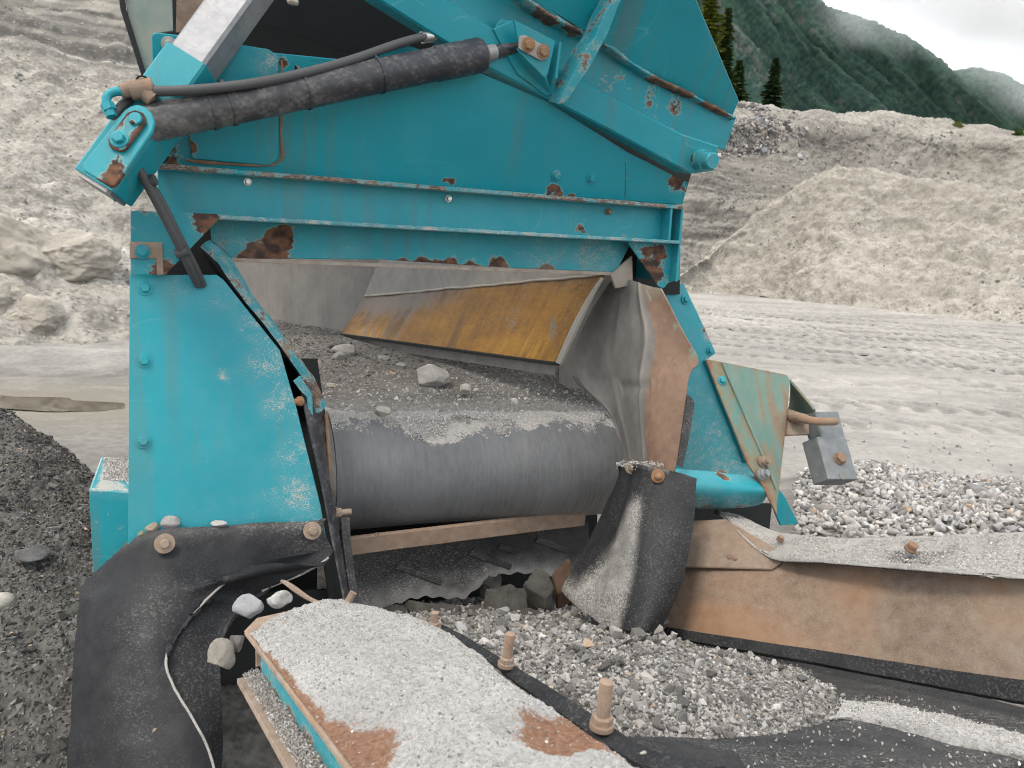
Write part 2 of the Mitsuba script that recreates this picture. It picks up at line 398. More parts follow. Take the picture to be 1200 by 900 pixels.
def wear_color(p, n, uv):
    # uv.x: 0 polished grey steel .. 1 rust; uv.y dust
    n2 = FB(p.x * 14, p.y * 14, p.z * 6); n3 = FB(p.x * 60, p.y * 60, p.z * 35); h = p.x * UX + p.y * UY
    grey = MX((0.085, 0.081, 0.078), (0.18, 0.174, 0.166), dr.clip(n2 * .6 + n3 * .5 + .25 * (N(h * 120, p.z * 9, 1.) - .5), 0, 1))
    ru = MX((0.125, 0.068, 0.043), (0.215, 0.130, 0.085), dr.clip(n3 + .3 * (N(p.x * 250, p.y * 250, p.z * 250) - .5), 0, 1))
    gp = SS(.52, .66, FB(p.x * 11, p.y * 11, p.z * 9 + 3) * .7 + n3 * .3 - dr.maximum(uv.x - 1.25, 0) * 2.0)
    ru = MX(ru, (0.14, 0.26, 0.20), gp * SS(.95, 1.1, uv.x))
    c = MX(grey, ru, SS(.35, .65, uv.x + .25 * (n2 - .5)))
    return MX(c, (0.31, 0.287, 0.25), dr.clip(uv.y * (.4 + 1.1 * n2), 0, 1))

def sand_color(p, n, uv):
    n1 = FB(p.x * .5, p.y * .5, p.z * .5, 4); n2 = FB(p.x * 3.2, p.y * 3.2, p.z * 3.2, 4); n3 = FB(p.x * 17, p.y * 17, p.z * 17, 3)
    c = MX((0.148, 0.139, 0.124), (0.350, 0.332, 0.297), SS(.08, .92, n1 * .6 + n2 * 1.0 + n3 * 1.0 - .80))
    # layers cut open (uv.x) and damp, darker sand (uv.y)
    zz = p.z * 3.2 + 1.6 * n1 + .5 * n2 + .1 * p.x
    lay = FB(zz * 1.6, n1 * 2, 2.0, 4)
    c = MX(c, MX((0.075, 0.073, 0.068), (0.29, 0.275, 0.245), SS(.25, .75, lay)), dr.clip(uv.x, 0, 1) * .85)
    c = MX(c, (0.13, 0.122, 0.108), dr.clip(uv.y * (.35 + n2), 0, 1))
    c = MX(c, MX((0.23, 0.210, 0.172), (0.40, 0.373, 0.318), dr.clip(n2 * .7 + n3 * .6 - .15, 0, 1)), dr.clip(-uv.x, 0, 1))
    pk = SS(.72, .8, N(p.x * 14, p.y * 14, p.z * 14)) * .5
    return MX(c, (0.40, 0.385, 0.36), pk * n2)

def ground_color(p, n, uv):
    n1 = FB(p.x * .35, p.y * .7, 1.0, 4); n2 = FB(p.x * 2.5, p.y * 4, 2.0, 4); n3 = FB(p.x * 22, p.y * 22, 3.0, 3)
    c = MX((0.130, 0.125, 0.115), (0.280, 0.270, 0.251), dr.clip(n1 * .6 + n2 * .6 + n3 * .5 - .35 + uv.x, 0, 1))
    return MX(c, (0.19, 0.168, 0.13), dr.clip(uv.y, 0, 1) * .6)

def soil_color(p, n, uv):
    n2 = FB(p.x * 9, p.y * 9, p.z * 9, 4); n3 = FB(p.x * 70, p.y * 70, p.z * 70, 3)
    return MX((0.055, 0.053, 0.049), (0.20, 0.192, 0.178), dr.clip(n2 * .6 + n3 * .7 - .22 + uv.y, 0, 1))

def dust_color(p, n, uv):
    n2 = FB(p.x * 14, p.y * 14, p.z * 14, 3); n3 = N(p.x * 240, p.y * 240, p.z * 240); n4 = N(p.x * 420, p.y * 420, p.z * 420)
    c = MX((0.16, 0.159, 0.155), (0.42, 0.416, 0.405), dr.clip(n2 * .4 + n3 * .4 + n4 * .35 - .1, 0, 1))
    r = SS(.40, .62, uv.x + .6 * (FB(p.x * 30, p.y * 30, p.z * 30) - .5) + .35 * (n3 - .5))
    return MX(c, MX((0.12, 0.062, 0.040), (0.23, 0.14, 0.095), n3), r)

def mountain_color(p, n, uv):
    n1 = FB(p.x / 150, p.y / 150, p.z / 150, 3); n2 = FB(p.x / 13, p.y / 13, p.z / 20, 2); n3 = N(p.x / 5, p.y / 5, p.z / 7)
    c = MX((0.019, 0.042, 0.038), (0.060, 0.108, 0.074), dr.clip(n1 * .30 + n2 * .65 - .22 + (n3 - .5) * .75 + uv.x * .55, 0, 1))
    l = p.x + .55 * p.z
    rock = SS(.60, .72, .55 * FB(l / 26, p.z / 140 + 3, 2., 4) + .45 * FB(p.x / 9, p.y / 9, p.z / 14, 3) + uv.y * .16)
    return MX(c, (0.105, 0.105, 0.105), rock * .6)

def mat(name, color, rough=0.8, bump=None, **k):
    b = {'type': 'principled', 'base_color': mikit.proc(color) if callable(color) else color,
         'roughness': mikit.proc(rough) if callable(rough) else float(rough), **k}
    if bump: b = {'type': 'bumpmap', 'arbitrary': mikit.proc(bump[0], eps=bump[2] if len(bump) > 2 else 1e-3), 'scale': bump[1], 'bsdf': b}
    scene[name] = {'type': 'twosided', 'bsdf': b}
def rgb(*c): return {'type': 'rgb', 'value': list(c)}

mat('teal_paint', teal_color, teal_rough, specular=0.34)
mat('rust_steel', rust_color, 0.85, specular=0.3)
mat('green_rust', green_rust_color, 0.7, specular=0.4)
mat('orange_steel', orange_color, 0.55, specular=0.5)
mat('rubber', rubber_color, 0.62, specular=0.28)
mat('belt_rubber', belt_color, 0.6, specular=0.4)
mat('black_enamel', cylinder_color, 0.42, specular=0.4)
mat('galvanised', galv_color, 0.48, metallic=0.55)
mat('zinc', zinc_color, 0.5, metallic=0.25)
mat('worn_steel', wear_color, 0.6, specular=0.4, metallic=0.1)
mat('sand', sand_color, 0.95, specular=0.15)
mat('ground_mat', ground_color, 0.95, specular=0.15)
mat('soil', soil_color, 0.95, specular=0.15)
mat('dust', dust_color, 0.95, specular=0.1)
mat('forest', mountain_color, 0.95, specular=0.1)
mat('stone', {'type': 'mesh_attribute', 'name': 'vertex_color'}, 0.9, specular=0.2)
mat('hose_rubber', rgb(0.055, 0.057, 0.06), 0.55, specular=0.4)
mat('dark_steel_and_shade', rgb(0.020, 0.022, 0.022), 0.8, specular=0.2)  # near-black: dark steel parts, and sheets that paint shade into openings
mat('fitting', rgb(0.50, 0.50, 0.48), 0.35, metallic=0.8)
mat('puddle', rgb(0.060, 0.053, 0.036), 0.03, specular=0.5)
mat('bark', rgb(0.07, 0.05, 0.035), 0.9, specular=0.1)
scene['needles'] = {'type': 'twosided', 'bsdf': {'type': 'diffuse', 'reflectance': {'type': 'mesh_attribute', 'name': 'vertex_color'}}}

# ------------------------------------------------------------------ stones
def hull_stone(rng, n=14):
    d = rng.normal(size=(n, 3)); d /= np.linalg.norm(d, axis=1, keepdims=True)
    h = trimesh.convex.convex_hull(d * rng.uniform(.8, 1.05, (n, 1)))
    return np.array(h.vertices), np.array(h.faces)
_rs = np.random.default_rng(4)
STONES = [hull_stone(_rs, k) for k in (10, 11, 12, 12, 13, 14, 14, 16, 10, 12, 13, 15)]
GRAINS = [hull_stone(_rs, k) for k in (6, 6, 7, 7, 8, 8)]

def rots(rng, n):
    q = rng.normal(size=(n, 4)); q /= np.linalg.norm(q, axis=1, keepdims=True); a, b, c, d = q.T
    return np.stack([1 - 2 * (c * c + d * d), 2 * (b * c - a * d), 2 * (b * d + a * c), 2 * (b * c + a * d), 1 - 2 * (b * b + d * d), 2 * (c * d - a * b),
                     2 * (b * d - a * c), 2 * (c * d + a * b), 1 - 2 * (b * b + c * c)], 1).reshape(-1, 3, 3)

def scatter(pos, size, rng, cols, lib=STONES, flat=0.75, jitter=.2):
    """Many stones as one mesh: returns Shape and vertex colours."""
    n = len(pos); R3 = rots(rng, n); k = rng.integers(0, len(lib), n)
    V, Fc, C, at = [], [], [], 0
    for j, (lv, lf) in enumerate(lib):
        i = np.nonzero(k == j)[0]
        if not len(i): continue
        sc = size[i][:, None, None] * np.stack([rng.uniform(.8, 1.2, len(i)), rng.uniform(.6, 1., len(i)), rng.uniform(.5, .85, len(i))], 1)[:, None]
        x = np.einsum('kij,knj->kni', R3[i], lv[None] * sc); x[:, :, 2] *= flat + .25
        x = x + pos[i][:, None]
        V.append(x.reshape(-1, 3)); Fc.append((lf[None] + (np.arange(len(i)) * len(lv))[:, None, None]).reshape(-1, 3) + at); at += x.shape[0] * x.shape[1]
        c = cols[i][:, None] * (1 + jitter * (rng.random((len(i), len(lv), 1)) - .5)); C.append(c.reshape(-1, 3))
    return Shape(np.vstack(V), np.vstack(Fc)), np.clip(np.vstack(C), 0.01, .85)

def stone_cols(rng, n, lo=.16, hi=.46, warm=.15):
    b = (lo + (hi - lo) * rng.random(n) ** 1.2) * .76; t = rng.normal(0, warm, n)
    c = np.stack([b * (1 + .10 * t + .03), b * 1.0, b * (1 - .14 * t - .04)], 1)
    r = rng.random(n); c[r < .012] = np.array([.33, .25, .18]); c[(r > .03) & (r < .07)] *= 1.45
    return c

def pick(g, n, rng, keep=None):
    """n random points on the grid surface g."""
    nu, nv = g.shape[:2]
    area = np.linalg.norm(np.cross(g[1:, :-1] - g[:-1, :-1], g[:-1, 1:] - g[:-1, :-1]), axis=2).ravel()
    c = rng.choice(len(area), n, p=area / area.sum()); i, j = np.divmod(c, nv - 1); a, b = rng.random((2, n, 1))
    p = (g[i, j] * (1 - a) + g[i + 1, j] * a) * (1 - b) + (g[i, j + 1] * (1 - a) + g[i + 1, j + 1] * a) * b
    if keep is not None: p = p[keep(p)]
    return p

def boulder(name, c, s, seed, label, col=(.34, .33, .315), sub=4, rough=.10, group=None, rot=None, block=0.0, cuts=9):
    rng = np.random.default_rng(seed)
    m = trimesh.creation.icosphere(sub); d = np.array(m.vertices)
    nn = rng.normal(size=(cuts, 3)); nn /= np.linalg.norm(nn, axis=1, keepdims=True); h = rng.uniform(.52, .92, cuts)
    r = np.ones(len(d))
    for a, b in zip(nn, h): q = d @ a; r = np.minimum(r, np.where(q > .05, b / np.maximum(q, .05), 9))
    x = d * r[:, None]
    if block: x = d / np.maximum(np.abs(d).max(1, keepdims=True), (1 - block)) * np.minimum(r, .92)[:, None] * .82
    x = x * (1 + rough * 2 * fb(d + seed, 2.2, 4)[:, None])
    x = x @ rots(rng, 1)[0].T * np.asarray(s) + np.asarray(c)
    f = fb(x, 1.6 / max(s), 4, 2) + .6 * fb(x, 14 / max(s), 3, 3)
    col3 = np.clip(.74 * np.asarray(col) * (1 + .75 * f[:, None]), .02, .8)
    k = put(name, Shape(x, m.faces), 'stone', color=col3, smooth=bool(sub > 3 or cuts < 4))
    return tag(k, label, 'rock', group)

# ================================================================== THE SETTING
def struct(name, sh, bsdf, label=None, **k):
    k = put(name, sh, bsdf, **k); labels[k] = {'kind': 'structure', 'label': label or name.replace('_', ' ')}; return k

# ---- ground: one far sheet and the yard round the machine with its tyre tracks
far = 4000.0
yy = np.sinh(np.linspace(-7, 7, 41)) / math.sinh(7) * far
gx, gy = np.meshgrid(yy, yy, indexing='ij')
def far_sheet():
    g = np.stack([gx, gy, np.full_like(gx, -.16)], -1)
    f = grid_faces(41, 41); V = g.reshape(-1, 3)
    n = np.cross(V[f[0, 1]] - V[f[0, 0]], V[f[0, 2]] - V[f[0, 0]])
    return Shape(V, f if n[2] > 0 else f[:, ::-1])
struct('ground', far_sheet(), 'ground_mat', 'pale sandy ground of the quarry', smooth=False)

def lug_track(x, y, x0, y0, ang, width=.5, pitch=.24, seed=0):
    c, s = math.cos(ang), math.sin(ang)
    bend = .55 * np.sin(((x - x0) * c + (y - y0) * s) * .22 + seed)
    l = (x - x0) * c + (y - y0) * s; a = -(x - x0) * s + (y - y0) * c + bend
    inside = np.clip((width / 2 - np.abs(a)) / .06, 0, 1)
    ph = (l + np.abs(a) * .55) / pitch
    lug = np.clip(np.sin(ph * 2 * np.pi) * 2.2, -1, 1)
    berm = np.exp(-((np.abs(a) - width / 2 - .05) / .07) ** 2)
    fade = np.clip(.25 + 1.6 * (meshkit.noise(np.stack([l * .25, a * 0 + seed, a * 0], -1), seed) - .2), 0, 1)
    return (inside * (.028 * lug - .018) + .014 * berm) * fade

ys = 1.2 + np.cumsum(np.concatenate([[0], .035 * 1.0105 ** np.arange(1)])); ys = 1.2 + .035 * (1.006 ** np.arange(345) - 1) / .006; xs = np.concatenate([np.arange(-13, 1, .075), np.arange(1, 21, .042)])
X, Y = np.meshgrid(xs, ys, indexing='ij'); P0 = np.stack([X, Y, 0 * X], -1)
Z = .07 * fb(P0, .35, 3, 4) + .016 * fb(P0, 2.6, 4, 8) + .012 * fb(P0, 11, 3, 9)
rt = np.random.default_rng(11)
for k in range(20):
    xk, yk = rt.uniform(3.5, 15), rt.uniform(7.5, 27); ang = rt.uniform(-1.25, -.15) if k % 4 else rt.uniform(.0, .5)
    ph = rt.uniform(.26, .38)
    for off in (0, 2.0):
        Z += .72 * lug_track(X, Y, xk + off * .8, yk + off * .6, ang, rt.uniform(.5, .75), ph, k) * np.clip((X - 1.2) / 1.2, 0, 1) * np.clip((Y - 5.4) / 1.2, 0, 1)
tl = G(75, 436)
Z += 2.6 * lug_track(X, Y, tl[0], tl[1], .03, .7, .42, 3) * np.clip((-1.5 - X), 0, 1)
Z += .10 * np.exp(-((Y - G(75, 418)[1]) / .5) ** 2) * np.clip((-1.5 - X), 0, 1)
pud = G(-30, 469)
pm = np.exp(-(((X - pud[0]) / 1.6) ** 2 + ((Y - pud[1]) / .55) ** 2) ** 2)
Z = Z * (1 - pm) - .03 * pm
wet = np.exp(-(((X - pud[0]) / 2.6) ** 2 + ((Y - pud[1]) / .9) ** 2))
gsurf = np.stack([X, Y, Z], -1)
gf = grid_faces(*X.shape); V = gsurf.reshape(-1, 3)
if np.cross(V[gf[0, 1]] - V[gf[0, 0]], V[gf[0, 2]] - V[gf[0, 0]])[2] < 0: gf = gf[:, ::-1]
struct('quarry_floor', Shape(V, gf), 'ground_mat', 'pale grey quarry floor crossed by tyre tracks', smooth=True,
       uv=np.column_stack([(np.clip(Z * 9.0, -.38, .20) - .42 * np.clip((-1.2 - X) / .8, 0, 1)).ravel(), wet.ravel()]))
th = np.linspace(0, 2 * np.pi, 60)[:-1]
pr = 1 + .22 * np.sin(3 * th + 1) + .12 * np.sin(7 * th) + .06 * np.sin(13 * th)
pp = np.stack([pud[0] + 1.5 * pr * np.cos(th), pud[1] + .42 * pr * np.sin(th), 0 * th - .012], 1)
struct('puddle', Shape(np.vstack([pp, [[pud[0], pud[1], -.012]]]), [[59, i, (i + 1) % 59] for i in range(59)]), 'puddle', 'shallow olive brown puddle on the quarry floor', smooth=False)

# ---- banks of sand
def relief(a1, s1, a2, s2, gully=0.0, gs=1.0):
    def f(g):
        q = g * np.array([1, 1, .55])
        r = 1 - np.abs(2 * fb(q, s1, 4, 3)) * 2
        h = a1 * 2 * fb(q, s1, 5, 1) + a2 * 2 * fb(g, s2, 5, 7) + a1 * .5 * (r - .6)
        if gully: h = h + gully * 2 * fb(g * np.array([gs, gs, .12]), 1.0, 4, 9)
        return h
    return f

def open_sheet(rows, nu, nv, disp, k=3, ku=None):
    g = surf(rows, nu, nv, k, ku); n = facing(g)
    g = g + n * disp(g)[..., None]
    f = grid_faces(nu, nv); V = g.reshape(-1, 3)
    nn = np.cross(V[f[:, 1]] - V[f[:, 0]], V[f[:, 2]] - V[f[:, 0]])
    if nn[:, 2].sum() < 0: f = f[:, ::-1]
    s = Shape(V, f); s.grid = g
    s.a, s.b = [q.ravel() for q in np.meshgrid(np.linspace(0, 1, nu), np.linspace(0, 1, nv), indexing='ij')]
    return s

cx = [-420, -150, 0, 150, 400, 650, 810, 860, 910, 960, 985, 1030, 1060, 1090, 1120, 1200, 1400, 1750]
cd = [12, 11.5, 0, 0, 17, 30, 44, 48, 50, 51, 52, 52, 52, 52, 52, 50, 47, 44]
bx = {-420: 445, -150: 428, 0: 421, 150: 409, 400: 375, 650: 345}
base, low, mid, up, crest, back = [], [], [], [], [], []
ycr = {-420: -330, -150: -260, 0: -215, 150: -170, 400: -50, 650: 70, 810: 122, 860: 133, 910: 139, 960: 149, 985: 153, 1030: 143, 1060: 149, 1090: 156, 1120: 160, 1200: 160, 1400: 168, 1750: 180}
for x, d in zip(cx, cd):
    if x in bx: b = G(x, bx[x], -.1); db = (b - CAM) @ fw
    else: b = D(x, 352 + max(0, x - 1000) * .03, 38); db = 38.0
    dc = {-420: 27, -150: 26, 0: 26, 150: 27, 400: 33, 650: 42}.get(x, d)
    yb = proj(b)[1]; yc = ycr[x]
    base.append(b); crest.append(D(x, yc, dc))
    for row, t in ((low, .30), (mid, .58), (up, .82)): row.append(D(x, yb + (yc - yb) * t, db + (dc - db) * (t * .95)))
    back.append(D(x, yc + (14 if x > 700 else 20), dc + 22))
_br = relief(.50, .33, .17, 2.6, .16, 1.6)
def bank_relief(g):
    z = g[..., 2] + .5 * fb(g, .5, 3, 12)
    m = np.clip((z - 6.2) / .4, 0, 1) * np.clip((6 - g[..., 0]) / 4, 0, 1) + np.clip((g[..., 0] - 6) / 3, 0, 1) * np.clip((16 - g[..., 0]) / 3, 0, 1) * .8 * np.clip((7 - z) / 2, 0, 1)
    q = np.stack([z * 2.4, g[..., 0] * .25, g[..., 1] * .25], -1)
    return _br(g) + np.clip((g[..., 0] - 8) / 6, 0, 1) * 1.6 * 2 * fb(g * np.array([1, 1, .7]), .14, 3, 18) + m * .34 * 2 * fb(q, 1.0, 4, 14) + .05 * 2 * fb(g, 8.0, 3, 15)
bank = open_sheet([base, low, mid, up, crest, back], 260, 760, bank_relief, k=1, ku=2)
X_, Y_, Z_ = bank.v.T
lay = np.clip((bank.a - .385) / .03, 0, 1) * np.clip((.78 - bank.a) / .05, 0, 1) * np.clip((bank.v @ RT - 0) * -.3 + .3, 0, 1)      # the cut face high on the near bank
lay2 = np.exp(-((bank.v @ RT - 11.5) / 4.0) ** 2) * np.clip((bank.a - .12) / .1, 0, 1) * np.clip((.68 - bank.a) / .12, 0, 1)          # and the cut face beyond the machine
damp = np.clip(2.6 * fb(bank.v, .16, 3, 21), 0, 1) * .8 + .34 * np.clip((bank.v @ RT - 6) / 4, 0, 1)
struct('sand_bank', bank, 'sand', 'tall pale sand bank round the quarry floor, cut into layers at the top', smooth=True, uv=np.column_stack([np.maximum(lay, lay2), damp]))

def pile(crest_px, base_px, dd=6.0, seed=1):
    rows = [[], [], [], [], []]
    for (x, yc, d), (xb, yb) in zip(crest_px, base_px):
        b = G(xb, yb, -.15); c = D(x, yc, d)
        rows[0].append(b)
        if yc > yb - 12: c = b * .5 + c * .5 - w * .35
        rows[1].append(b * .62 + c * .38 + np.array([0, 0, -.12])); rows[2].append(b * .28 + c * .72 + np.array([0, 0, .10])); rows[3].append(c); rows[4].append(c + np.array([1.5, 7, -2.6]))
    return rows
heap = open_sheet(pile([(770, 342, 37), (830, 300, 39), (880, 260, 40), (930, 224, 40), (985, 200, 39.5), (1030, 203, 39), (1080, 212, 38), (1140, 222, 36), (1200, 232, 35), (1300, 236, 34), (1500, 246, 33), (1800, 270, 32)],
                       [(760, 350), (822, 347), (870, 350), (915, 354), (965, 361), (1015, 366), (1070, 372), (1135, 380), (1205, 387), (1310, 398), (1520, 420), (1850, 455)]),
                  190, 560, relief(.34, .30, .16, 2.4, .42, 1.6), ku=2)
struct('sand_pile', heap, 'sand', 'long steep pile of pale sand beyond the yard', smooth=True,
       uv=np.column_stack([np.full(len(heap.v), -.25), np.clip(.9 * fb(heap.v, .30, 3, 33) - .05 + .30 * np.clip((heap.v @ RT - 11) / 8, 0, 1), 0, 1)]))
# stones lying on the banks
rb = np.random.default_rng(21)
ps = pick(bank.grid[2:190, 62:215], 7000, rb)
s_, c_ = scatter(ps, rb.uniform(.015, .05, len(ps)) * np.where(rb.random(len(ps)) < .06, 2.2, 1), rb, stone_cols(rb, len(ps), .20, .46))
tag(put('slope_stones', s_, 'stone', color=c_, smooth=False), 'loose pale stones scattered over the slope of the sand bank', kind='stuff')
ps = pick(bank.grid[150:210, 296:400], 2600, rb); ps = ps[(fb(ps, .5, 3, 5) > .04) & (rb.random(2600) < np.exp(-((ps @ RT - 15.0) / 2.6) ** 2))]
s_, c_ = scatter(ps, rb.uniform(.05, .16, len(ps)) * np.where(rb.random(len(ps)) < .12, 2.4, 1), rb, stone_cols(rb, len(ps), .09, .46, .3))
tag(put('bank_top_rubble', s_, 'stone', color=c_, smooth=False), 'dark rubble on the crest of the far bank beside the conifers', kind='stuff')

ps = pick(heap.grid[4:140, 40:430], 1500, rb); ps = ps[fb(ps, .4, 3, 8) > -.04]
s_, c_ = scatter(ps, rb.uniform(.02, .08, len(ps)) * np.where(rb.random(len(ps)) < .05, 2.0, 1), rb, stone_cols(rb, len(ps), .16, .46, .25))
tag(put('pile_clods', s_, 'stone', color=c_, smooth=False), 'loose clods and stones lying on the face of the long sand pile', kind='stuff')
ps = pick(bank.grid[20:200, 290:640], 3200, rb)
s_, c_ = scatter(ps, rb.uniform(.03, .12, len(ps)) * np.where(rb.random(len(ps)) < .05, 2.0, 1), rb, stone_cols(rb, len(ps), .12, .42, .25))
tag(put('bank_clods', s_, 'stone', color=c_, smooth=False), 'loose clods and stones lying on the far bank of sand', kind='stuff')
# clay lumps at the foot of the near bank
for i, (x, y, d, sx, sz, lab) in enumerate([(25, 300, 13.0, .85, .70, 'large rounded lump of grey sand, topmost of the clump on the near bank'), (-35, 355, 11.9, .7, .55, 'grey sand lump cut by the picture edge at the foot of the near bank'),
        (38, 372, 11.8, .46, .34, 'small pale sand lump low in the clump at the foot of the near bank'), (84, 302, 13.2, .75, .50, 'broad grey sand lump beside the blue-green machine on the near bank'), (8, 352, 12.0, .36, .32, 'smallest pale sand lump between its neighbours on the near bank')]):
    boulder('sand_lump', D(x, y, d), (sx, sx, sz), 60 + i, lab, col=(.36, .335, .29), sub=5, rough=.24, cuts=6, group='sand lumps at the foot of the near bank')
    labels[list(labels)[-1]]['category'] = 'lump'

# ---- mountain, forest and cloud
ridge = [(380, -380, 1900), (560, -310, 1850), (700, -240, 1800), (800, -170, 1750), (860, -95, 1700), (940, -8, 1680), (985, 20, 1660), (1030, 42, 1650), (1068, 64, 1640), (1105, 80, 1650), (1150, 92, 1660), (1195, 113, 1680), (1260, 138, 1720), (1400, 175, 1800), (1700, 230, 1900)]
rows = [[], [], [], [], []]
for x, y, d in ridge:
    c = D(x, y, d); b = G(x, 352) * 0 + D(x - 30, 345, 1050); b[2] = -20
    for r_, t in zip(rows, (0, .3, .62, 1.0)): r_.append(b * (1 - t) + c * t + np.array([0, 0, -26 * math.sin(math.pi * t)]))
    rows[4].append(c + np.array([120, 700, -260]))
def mountain_relief(g):
    l = g @ RT + .55 * g[..., 2]
    q = np.stack([l / 46, g[..., 2] / 520, g[..., 1] / 900], -1)
    r = 1 - 2 * np.abs(meshkit.fbm(q, 3, 5) - .5) * 2
    a_ = np.linspace(0, 1, g.shape[0])[:, None]
    return (1 - .85 * np.exp(-((a_ - .76) / .13) ** 2)) * 70 * (r - .5) + 8 * 2 * fb(g, 1 / 160, 3, 3) + 5 * 2 * fb(g, 1 / 11, 3, 4)
mtn = open_sheet(rows, 360, 540, mountain_relief, ku=2)
mx = mtn.v @ RT
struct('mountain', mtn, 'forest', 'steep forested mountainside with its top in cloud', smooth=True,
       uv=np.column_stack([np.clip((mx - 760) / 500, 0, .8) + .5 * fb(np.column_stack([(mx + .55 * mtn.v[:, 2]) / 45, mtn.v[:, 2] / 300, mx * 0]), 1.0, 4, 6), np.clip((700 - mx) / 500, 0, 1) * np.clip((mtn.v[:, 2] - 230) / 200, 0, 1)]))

# ---- trees on the bank
def conifer(p, H, Rr, seed, label, green=(.035, .060, .028)):
    rng = np.random.default_rng(seed); p = np.asarray(p, float)
    k = key_for('conifer_tree')
    put('trunk', tube([p, p + w * H * .5 + [.05, 0, 0], p + w * H], [H * .018, H * .011, .01], 8, 12), 'bark', k)
    V, C = [], []
    for z in np.arange(.10 * H, .99 * H, H * .019):
        t = z / H; L = Rr * (1 - t) ** .85 * rng.uniform(.65, 1.12) + .05
        for a in rng.uniform(0, 2 * np.pi) + np.arange(6) * 2 * np.pi / 6 + rng.normal(0, .25, 6):
            Lb = L * rng.uniform(.55, 1.1); d = np.array([math.cos(a), math.sin(a), 0]); s = np.array([-d[1], d[0], 0])
            for q in np.linspace(.12, 1, 9):
                c = p + w * (z - .28 * Lb * q ** 1.4 + .10 * Lb * q ** 3) + d * Lb * q
                for sg in (-1, 1, 0):
                    ln = (.20 * Lb * (1.15 - q) + .07 * Rr) * rng.uniform(.7, 1.3)
                    dr_ = unit(d * .7 + s * sg * .9 + w * rng.uniform(-.45, .1)); wd = np.cross(dr_, w) * ln * .48 + w * rng.uniform(-.2, .2) * ln
                    V += [c - wd, c + wd, c + dr_ * ln * 1.4]; C += [np.asarray(green) * rng.uniform(.8, 2.0) * (1 + .5 * q)] * 3
    V = np.array(V); put('crown', Shape(V, np.arange(len(V)).reshape(-1, 3)), 'needles', k, color=np.array(C), smooth=False)
    return tag(k, label, 'tree', 'conifers on the far bank')
conifer(D(898, 185, 62), 7.8, 2.0, 1, 'dark conifer standing alone on the bank, right of the blue-green hopper')
conifer(D(856, 190, 64), 8.2, 2.3, 2, 'conifer beside the tip of the dark blue-green hopper plate', (.05, .075, .03))
conifer(D(838, 190, 60), 11.5, 2.3, 3, 'tall conifer half hidden by the sloping edge of the hopper', (.045, .07, .026))
conifer(D(819, 170, 58), 13.5, 2.4, 4, 'yellow-green tree behind the top edge of the hopper', (.11, .13, .03))
def shrub(p, H, seed, label, col):
    rng = np.random.default_rng(seed); p = np.asarray(p, float); k = key_for('shrub'); V, C = [], []
    st = [tube([p, p + np.array([rng.normal(0, .25) * H, rng.normal(0, .25) * H, H * rng.uniform(.6, .95)])], [.03, .01], 5) for _ in range(6)]
    put('stem', join(*st), 'bark', k)
    for _ in range(800):
        a = rng.uniform(0, 2 * np.pi); z = rng.uniform(.1, 1); r = .42 * H * math.sin(math.pi * min(.95, z * .8 + .15)) * rng.uniform(.3, 1)
        c = p + np.array([r * math.cos(a), r * math.sin(a), z * H]); q = rng.normal(size=(3, 3)) * .09 * H
        V += list(c + q); C += [np.asarray(col) * rng.uniform(.6, 1.4)] * 3
    put('foliage', Shape(np.array(V), np.arange(len(V)).reshape(-1, 3)), 'needles', k, color=np.array(C), smooth=False)
    return tag(k, label, 'shrub', 'shrubs on the ridge of the far bank')
shrub(D(1119, 166, 52), 1.15, 5, 'small brownish shrub on the ridge of the far sand bank, in front of the forest', (.13, .13, .05))
shrub(D(1192, 168, 50), .85, 6, 'low green shrub on the ridge at the right edge of the picture', (.06, .10, .03))

# ---- dark heap in the near left, pebbles on the right
dh = DR([[(-260, 500, 4.3), (-120, 480, 4.0), (0, 486, 3.75), (45, 514, 3.6), (80, 540, 3.5), (118, 566, 3.4), (220, 600, 3.4), (420, 640, 3.5)],
         [(-300, 560, 3.4), (-130, 540, 3.25), (0, 545, 3.15), (45, 565, 3.1), (85, 590, 3.05), (130, 610, 3.05), (240, 640, 3.1), (430, 680, 3.2)],
         [(-340, 680, 2.65), (-150, 660, 2.6), (0, 660, 2.55), (50, 670, 2.55), (95, 680, 2.55), (150, 700, 2.6), (260, 720, 2.65), (430, 740, 2.7)],
         [(-400, 850, 2.2), (-180, 830, 2.15), (0, 820, 2.12), (60, 820, 2.12), (110, 830, 2.14), (170, 840, 2.2), (280, 840, 2.25), (450, 860, 2.3)],
         [(-500, 1100, 1.9), (-220, 1060, 1.85), (0, 1040, 1.83), (70, 1040, 1.83), (130, 1040, 1.85), (200, 1040, 1.9), (320, 1040, 1.95), (500, 1060, 2.0)]])
dh.insert(0, [p + v * 1.6 + w * (-.05 - p[2]) for p in dh[0]])
gravel_heap = open_sheet(dh, 260, 330, lambda g: .060 * 2 * fb(g, 3.2, 4, 2) + .028 * 2 * fb(g, 14, 4, 5) + .010 * 2 * fb(g, 60, 3, 6))
struct('gravel_heap', gravel_heap, 'soil', 'heap of damp dark grey crushed gravel beside the machine', smooth=True, uv=np.column_stack([np.zeros(len(gravel_heap.v)), 0 * gravel_heap.a - .26]))
rg = np.random.default_rng(5)
ps = pick(gravel_heap.grid[30:, 90:225], 11000, rg)
s_, c_ = scatter(ps, rg.uniform(.004, .012, len(ps)) * np.where(rg.random(len(ps)) < .05, 2.1, 1), rg, stone_cols(rg, len(ps), .04, .22), GRAINS)
tag(put('heap_gravel', s_, 'stone', color=c_, smooth=False), 'loose grey crumbs of crushed gravel covering the dark heap', kind='stuff')
